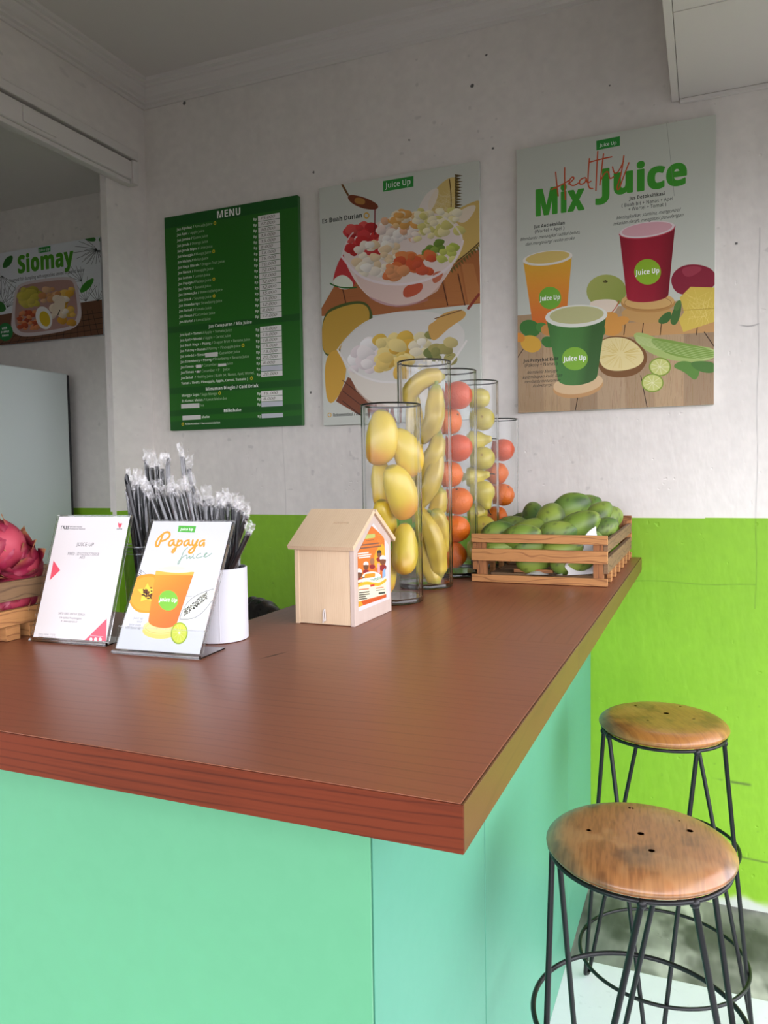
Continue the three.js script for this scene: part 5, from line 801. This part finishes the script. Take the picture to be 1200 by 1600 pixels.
// ---------------------------------------------------------------- refrigerator and what stands on it
{
  const x1 = -0.385, x0 = -1.0, z0 = 0.06, z1 = 0.70, h = 1.822;
  const t = thing('refrigerator', 'tall white refrigerator standing in the back room', 'refrigerator', [(x0 + x1) / 2, 0, (z0 + z1) / 2]);
  const w = (x1 - x0) / 2, d = (z1 - z0) / 2, skin = std({ color: '#c9d3cf', roughness: 0.35 }), dark = std({ color: '#26282a', roughness: 0.6 });
  mesh('cabinet', rbox(-w, w, 0.04, h, -d + 0.012, d - 0.06, 0.006), skin, t); mesh('back_cover', rbox(-w + 0.004, w - 0.002, 0.05, h - 0.004, -d, -d + 0.0115, 0.002), dark, t);
  for (const [a, b] of [[0.06, 1.15], [1.158, h]]) { const dr_ = mesh('door', rbox(-w, w, a, b, d - 0.055, d, 0.008), skin, t); mesh('handle', rbox(w - 0.09, w - 0.07, a < 1 ? 0.9 : 1.2, a < 1 ? 1.12 : 1.42, d + 0.001, d + 0.03, 0.004), dark, dr_); }
  for (const sx of [-1, 1]) for (const sz of [-1, 1]) mesh('foot', new THREE.CylinderGeometry(0.02, 0.024, 0.039, 12).translate(sx * (w - 0.06), 0.02, sz * (d - 0.1)), dark, t);
  const b = thing('storage_case', 'small black case on top of the refrigerator', 'case', [-0.52, h + 0.0005, 0.53]);
  mesh('body', rbox(-0.1, 0.1, 0, 0.035, -0.07, 0.07, 0.006), dark, b); mesh('lid', rbox(-0.1, 0.1, 0.036, 0.046, -0.07, 0.07, 0.003), dark, b);
}
// ---------------------------------------------------------------- black bag behind the counter
{
  const g = fruit(48, 32, (v, o) => { const k = 1 + 0.06 * noise3(o, 3, 2) + 0.035 * Math.sin(o.x * 26 + 4 * o.y); v.set(o.x * 0.085 * k, o.y * 0.082 * k + 0.08, o.z * 0.085 * k); if (v.y < 0.002) v.y = 0.002; }, (o, c) => c.set('#101214'));
  const t = thing('plastic_bag', 'glossy black plastic bag on the low shelf behind the counter', 'bag', [1.098, 0.9205, 1.0]); mesh('sack', g, std({ vertexColors: true, roughness: 0.22 }), t);
  mesh('tied_neck', new THREE.LatheGeometry([[0.012, 0], [0.009, 0.012], [0.014, 0.02], [0.02, 0.03]].map((p) => new THREE.Vector2(...p)), 16).translate(-0.06, 0.125, -0.03), std({ color: '#101214', roughness: 0.25 }), t);
}

// ---------------------------------------------------------------- bar stools
const ironMat = std({ color: '#17191a', roughness: 0.38, metalness: 0.3 });
function seatTex(s, base, dark, light) {
  return dataTex(512, 512, (u, v) => {
    const x = u - 0.5, y = v - 0.5, warp = fbm(u, v, 3, 3, 4, s), d = Math.hypot(x * 1.5 - 0.05, y * 0.7 + 0.1) + 0.28 * warp, ring = Math.abs(((d * 16) % 1 + 1) % 1 - 0.5) * 2, fib = fbm(u, v, 90, 10, 3, s + 9), blot = smooth(0.5, 0.75, fbm(u, v, 4, 4, 4, s + 20)), rub = smooth(0.52, 0.72, fbm(u, v, 6, 5, 4, s + 33));
    return base.map((b, i) => mix(mix(b, dark[i], clamp(0.08 * ring + 0.7 * (fib - 0.42) + 0.6 * blot)), light[i], 0.28 * rub));
  });
}
function stool(label, x, z, baseY, tex, turn, legs, holes) {
  const t = thing('bar_stool', label, 'stool', [x, baseY, z]), top = 0.772 - baseY, R = 0.153;
  const prof = [[0, 0.033], [0.08, 0.0335], [0.118, 0.032], [0.136, 0.0285], [0.147, 0.022], [R, 0.014], [0.150, 0.007], [0.142, 0.0025], [0.13, 0], [0, 0]].map((p) => new THREE.Vector2(...p));
  const g = new THREE.LatheGeometry(new THREE.SplineCurve(prof).getPoints(54), 72); const p = g.attributes.position, uv = g.attributes.uv; for (let i = 0; i < p.count; i++) uv.setXY(i, p.getX(i) / (2 * R) + 0.5, p.getZ(i) / (2 * R) + 0.5); g.translate(0, top - 0.0335, 0); g.rotateY(turn);
  // screw holes bored into the seat
  const cut = new Evaluator(); cut.attributes = ['position', 'normal', 'uv']; cut.useGroups = false;
  let body = new Brush(g); body.updateMatrixWorld();
  for (const [px, py, r] of holes) { const q = onY(px, py, 0.771), c = new Brush(new THREE.CylinderGeometry(r, r * 0.8, 0.036, 16).translate(q.x - x, top - 0.002, q.z - z)); c.updateMatrixWorld(); body = cut.evaluate(body, c, SUBTRACTION); body.updateMatrixWorld(); }
  mesh('seat', body.geometry, phys({ map: tex, roughness: 0.38, clearcoat: 0.5, clearcoatRoughness: 0.22 }), t);
  const ringAt = (h, r, k) => mesh('ring', new THREE.TorusGeometry(r, k, 10, 72).rotateX(Math.PI / 2).translate(0, h - baseY, 0), ironMat, t);
  const rAt = (h) => mix(0.205, 0.143, h / 0.735);
  ringAt(0.7345, 0.144, 0.004); ringAt(0.452, rAt(0.452) + 0.0095, 0.0045); ringAt(0.163, rAt(0.163) + 0.0095, 0.0045);
  const pt = (deg, r, y) => V(r * Math.cos(rad(deg)), y, r * Math.sin(rad(deg)));
  for (const [foot, a, b] of legs) {
    const F = pt(foot, 0.205, 0.0065), side = V(-Math.sin(rad(foot)), 0, Math.cos(rad(foot))), s = Math.sin(rad(a - foot)) > 0 ? 1 : -1, w = 0.013;
    const A = pt(a, 0.143, 0.733 - baseY), B = pt(b, 0.143, 0.733 - baseY);
    const fa = F.clone().addScaledVector(side, s * w), fb = F.clone().addScaledVector(side, -s * w); const up = (q, T, k) => q.clone().lerp(T, k);
    fa.y = fb.y = 0.02; const low = F.clone();
    const curve = new THREE.CurvePath(); curve.add(new THREE.LineCurve3(A, fa)); curve.add(new THREE.CubicBezierCurve3(fa, fa.clone().addScaledVector(A.clone().sub(fa).normalize(), -0.018), fb.clone().addScaledVector(B.clone().sub(fb).normalize(), -0.018), fb)); curve.add(new THREE.LineCurve3(fb, B));
    const pts = []; for (let i = 0; i <= 6; i++) pts.push(A.clone().lerp(fa, i / 6)); for (let i = 1; i < 8; i++) pts.push(curve.curves[1].getPoint(i / 8)); for (let i = 0; i <= 6; i++) pts.push(fb.clone().lerp(B, i / 6));
    mesh('leg', tube(pts, 0.0052, 8, 90), ironMat, t);
    for (const T of [A, B]) mesh('weld', new THREE.SphereGeometry(0.0085, 10, 8).translate(T.x, T.y - 0.002, T.z), ironMat, t);
  }
}
const seatA = seatTex(500, [158, 106, 62], [78, 46, 26], [190, 156, 112]), seatB = seatTex(540, [168, 112, 52], [104, 60, 28], [190, 146, 88]);
stool('bar stool with golden brown round seat and black legs nearest the green wall', 2.025, 0.60, 0.012, seatB, 0.6, [[200, 163, 247], [92, 147, 56], [-4, 14, -62]], [[993, 1103, 0.0035], [1063, 1104, 0.0035], [1041, 1115, 0.0075], [1012, 1126, 0.0035], [1084, 1124, 0.0035]]);
stool('bar stool with darker worn brown seat, in front of the other stool', 2.02, 1.27, 0.012, seatA, 0.1, [[131, 174, 84], [240, 190, 288], [2, 52, -42]], [[986, 1263, 0.0055], [920, 1298, 0.0045], [1001, 1303, 0.0062], [1078, 1299, 0.006], [1018, 1330, 0.0058], [1061, 1283, 0.002]]);

scene.traverse((o) => { if (o.isMesh) { o.castShadow = true; o.receiveShadow = true; } });
renderer.render(scene, camera);
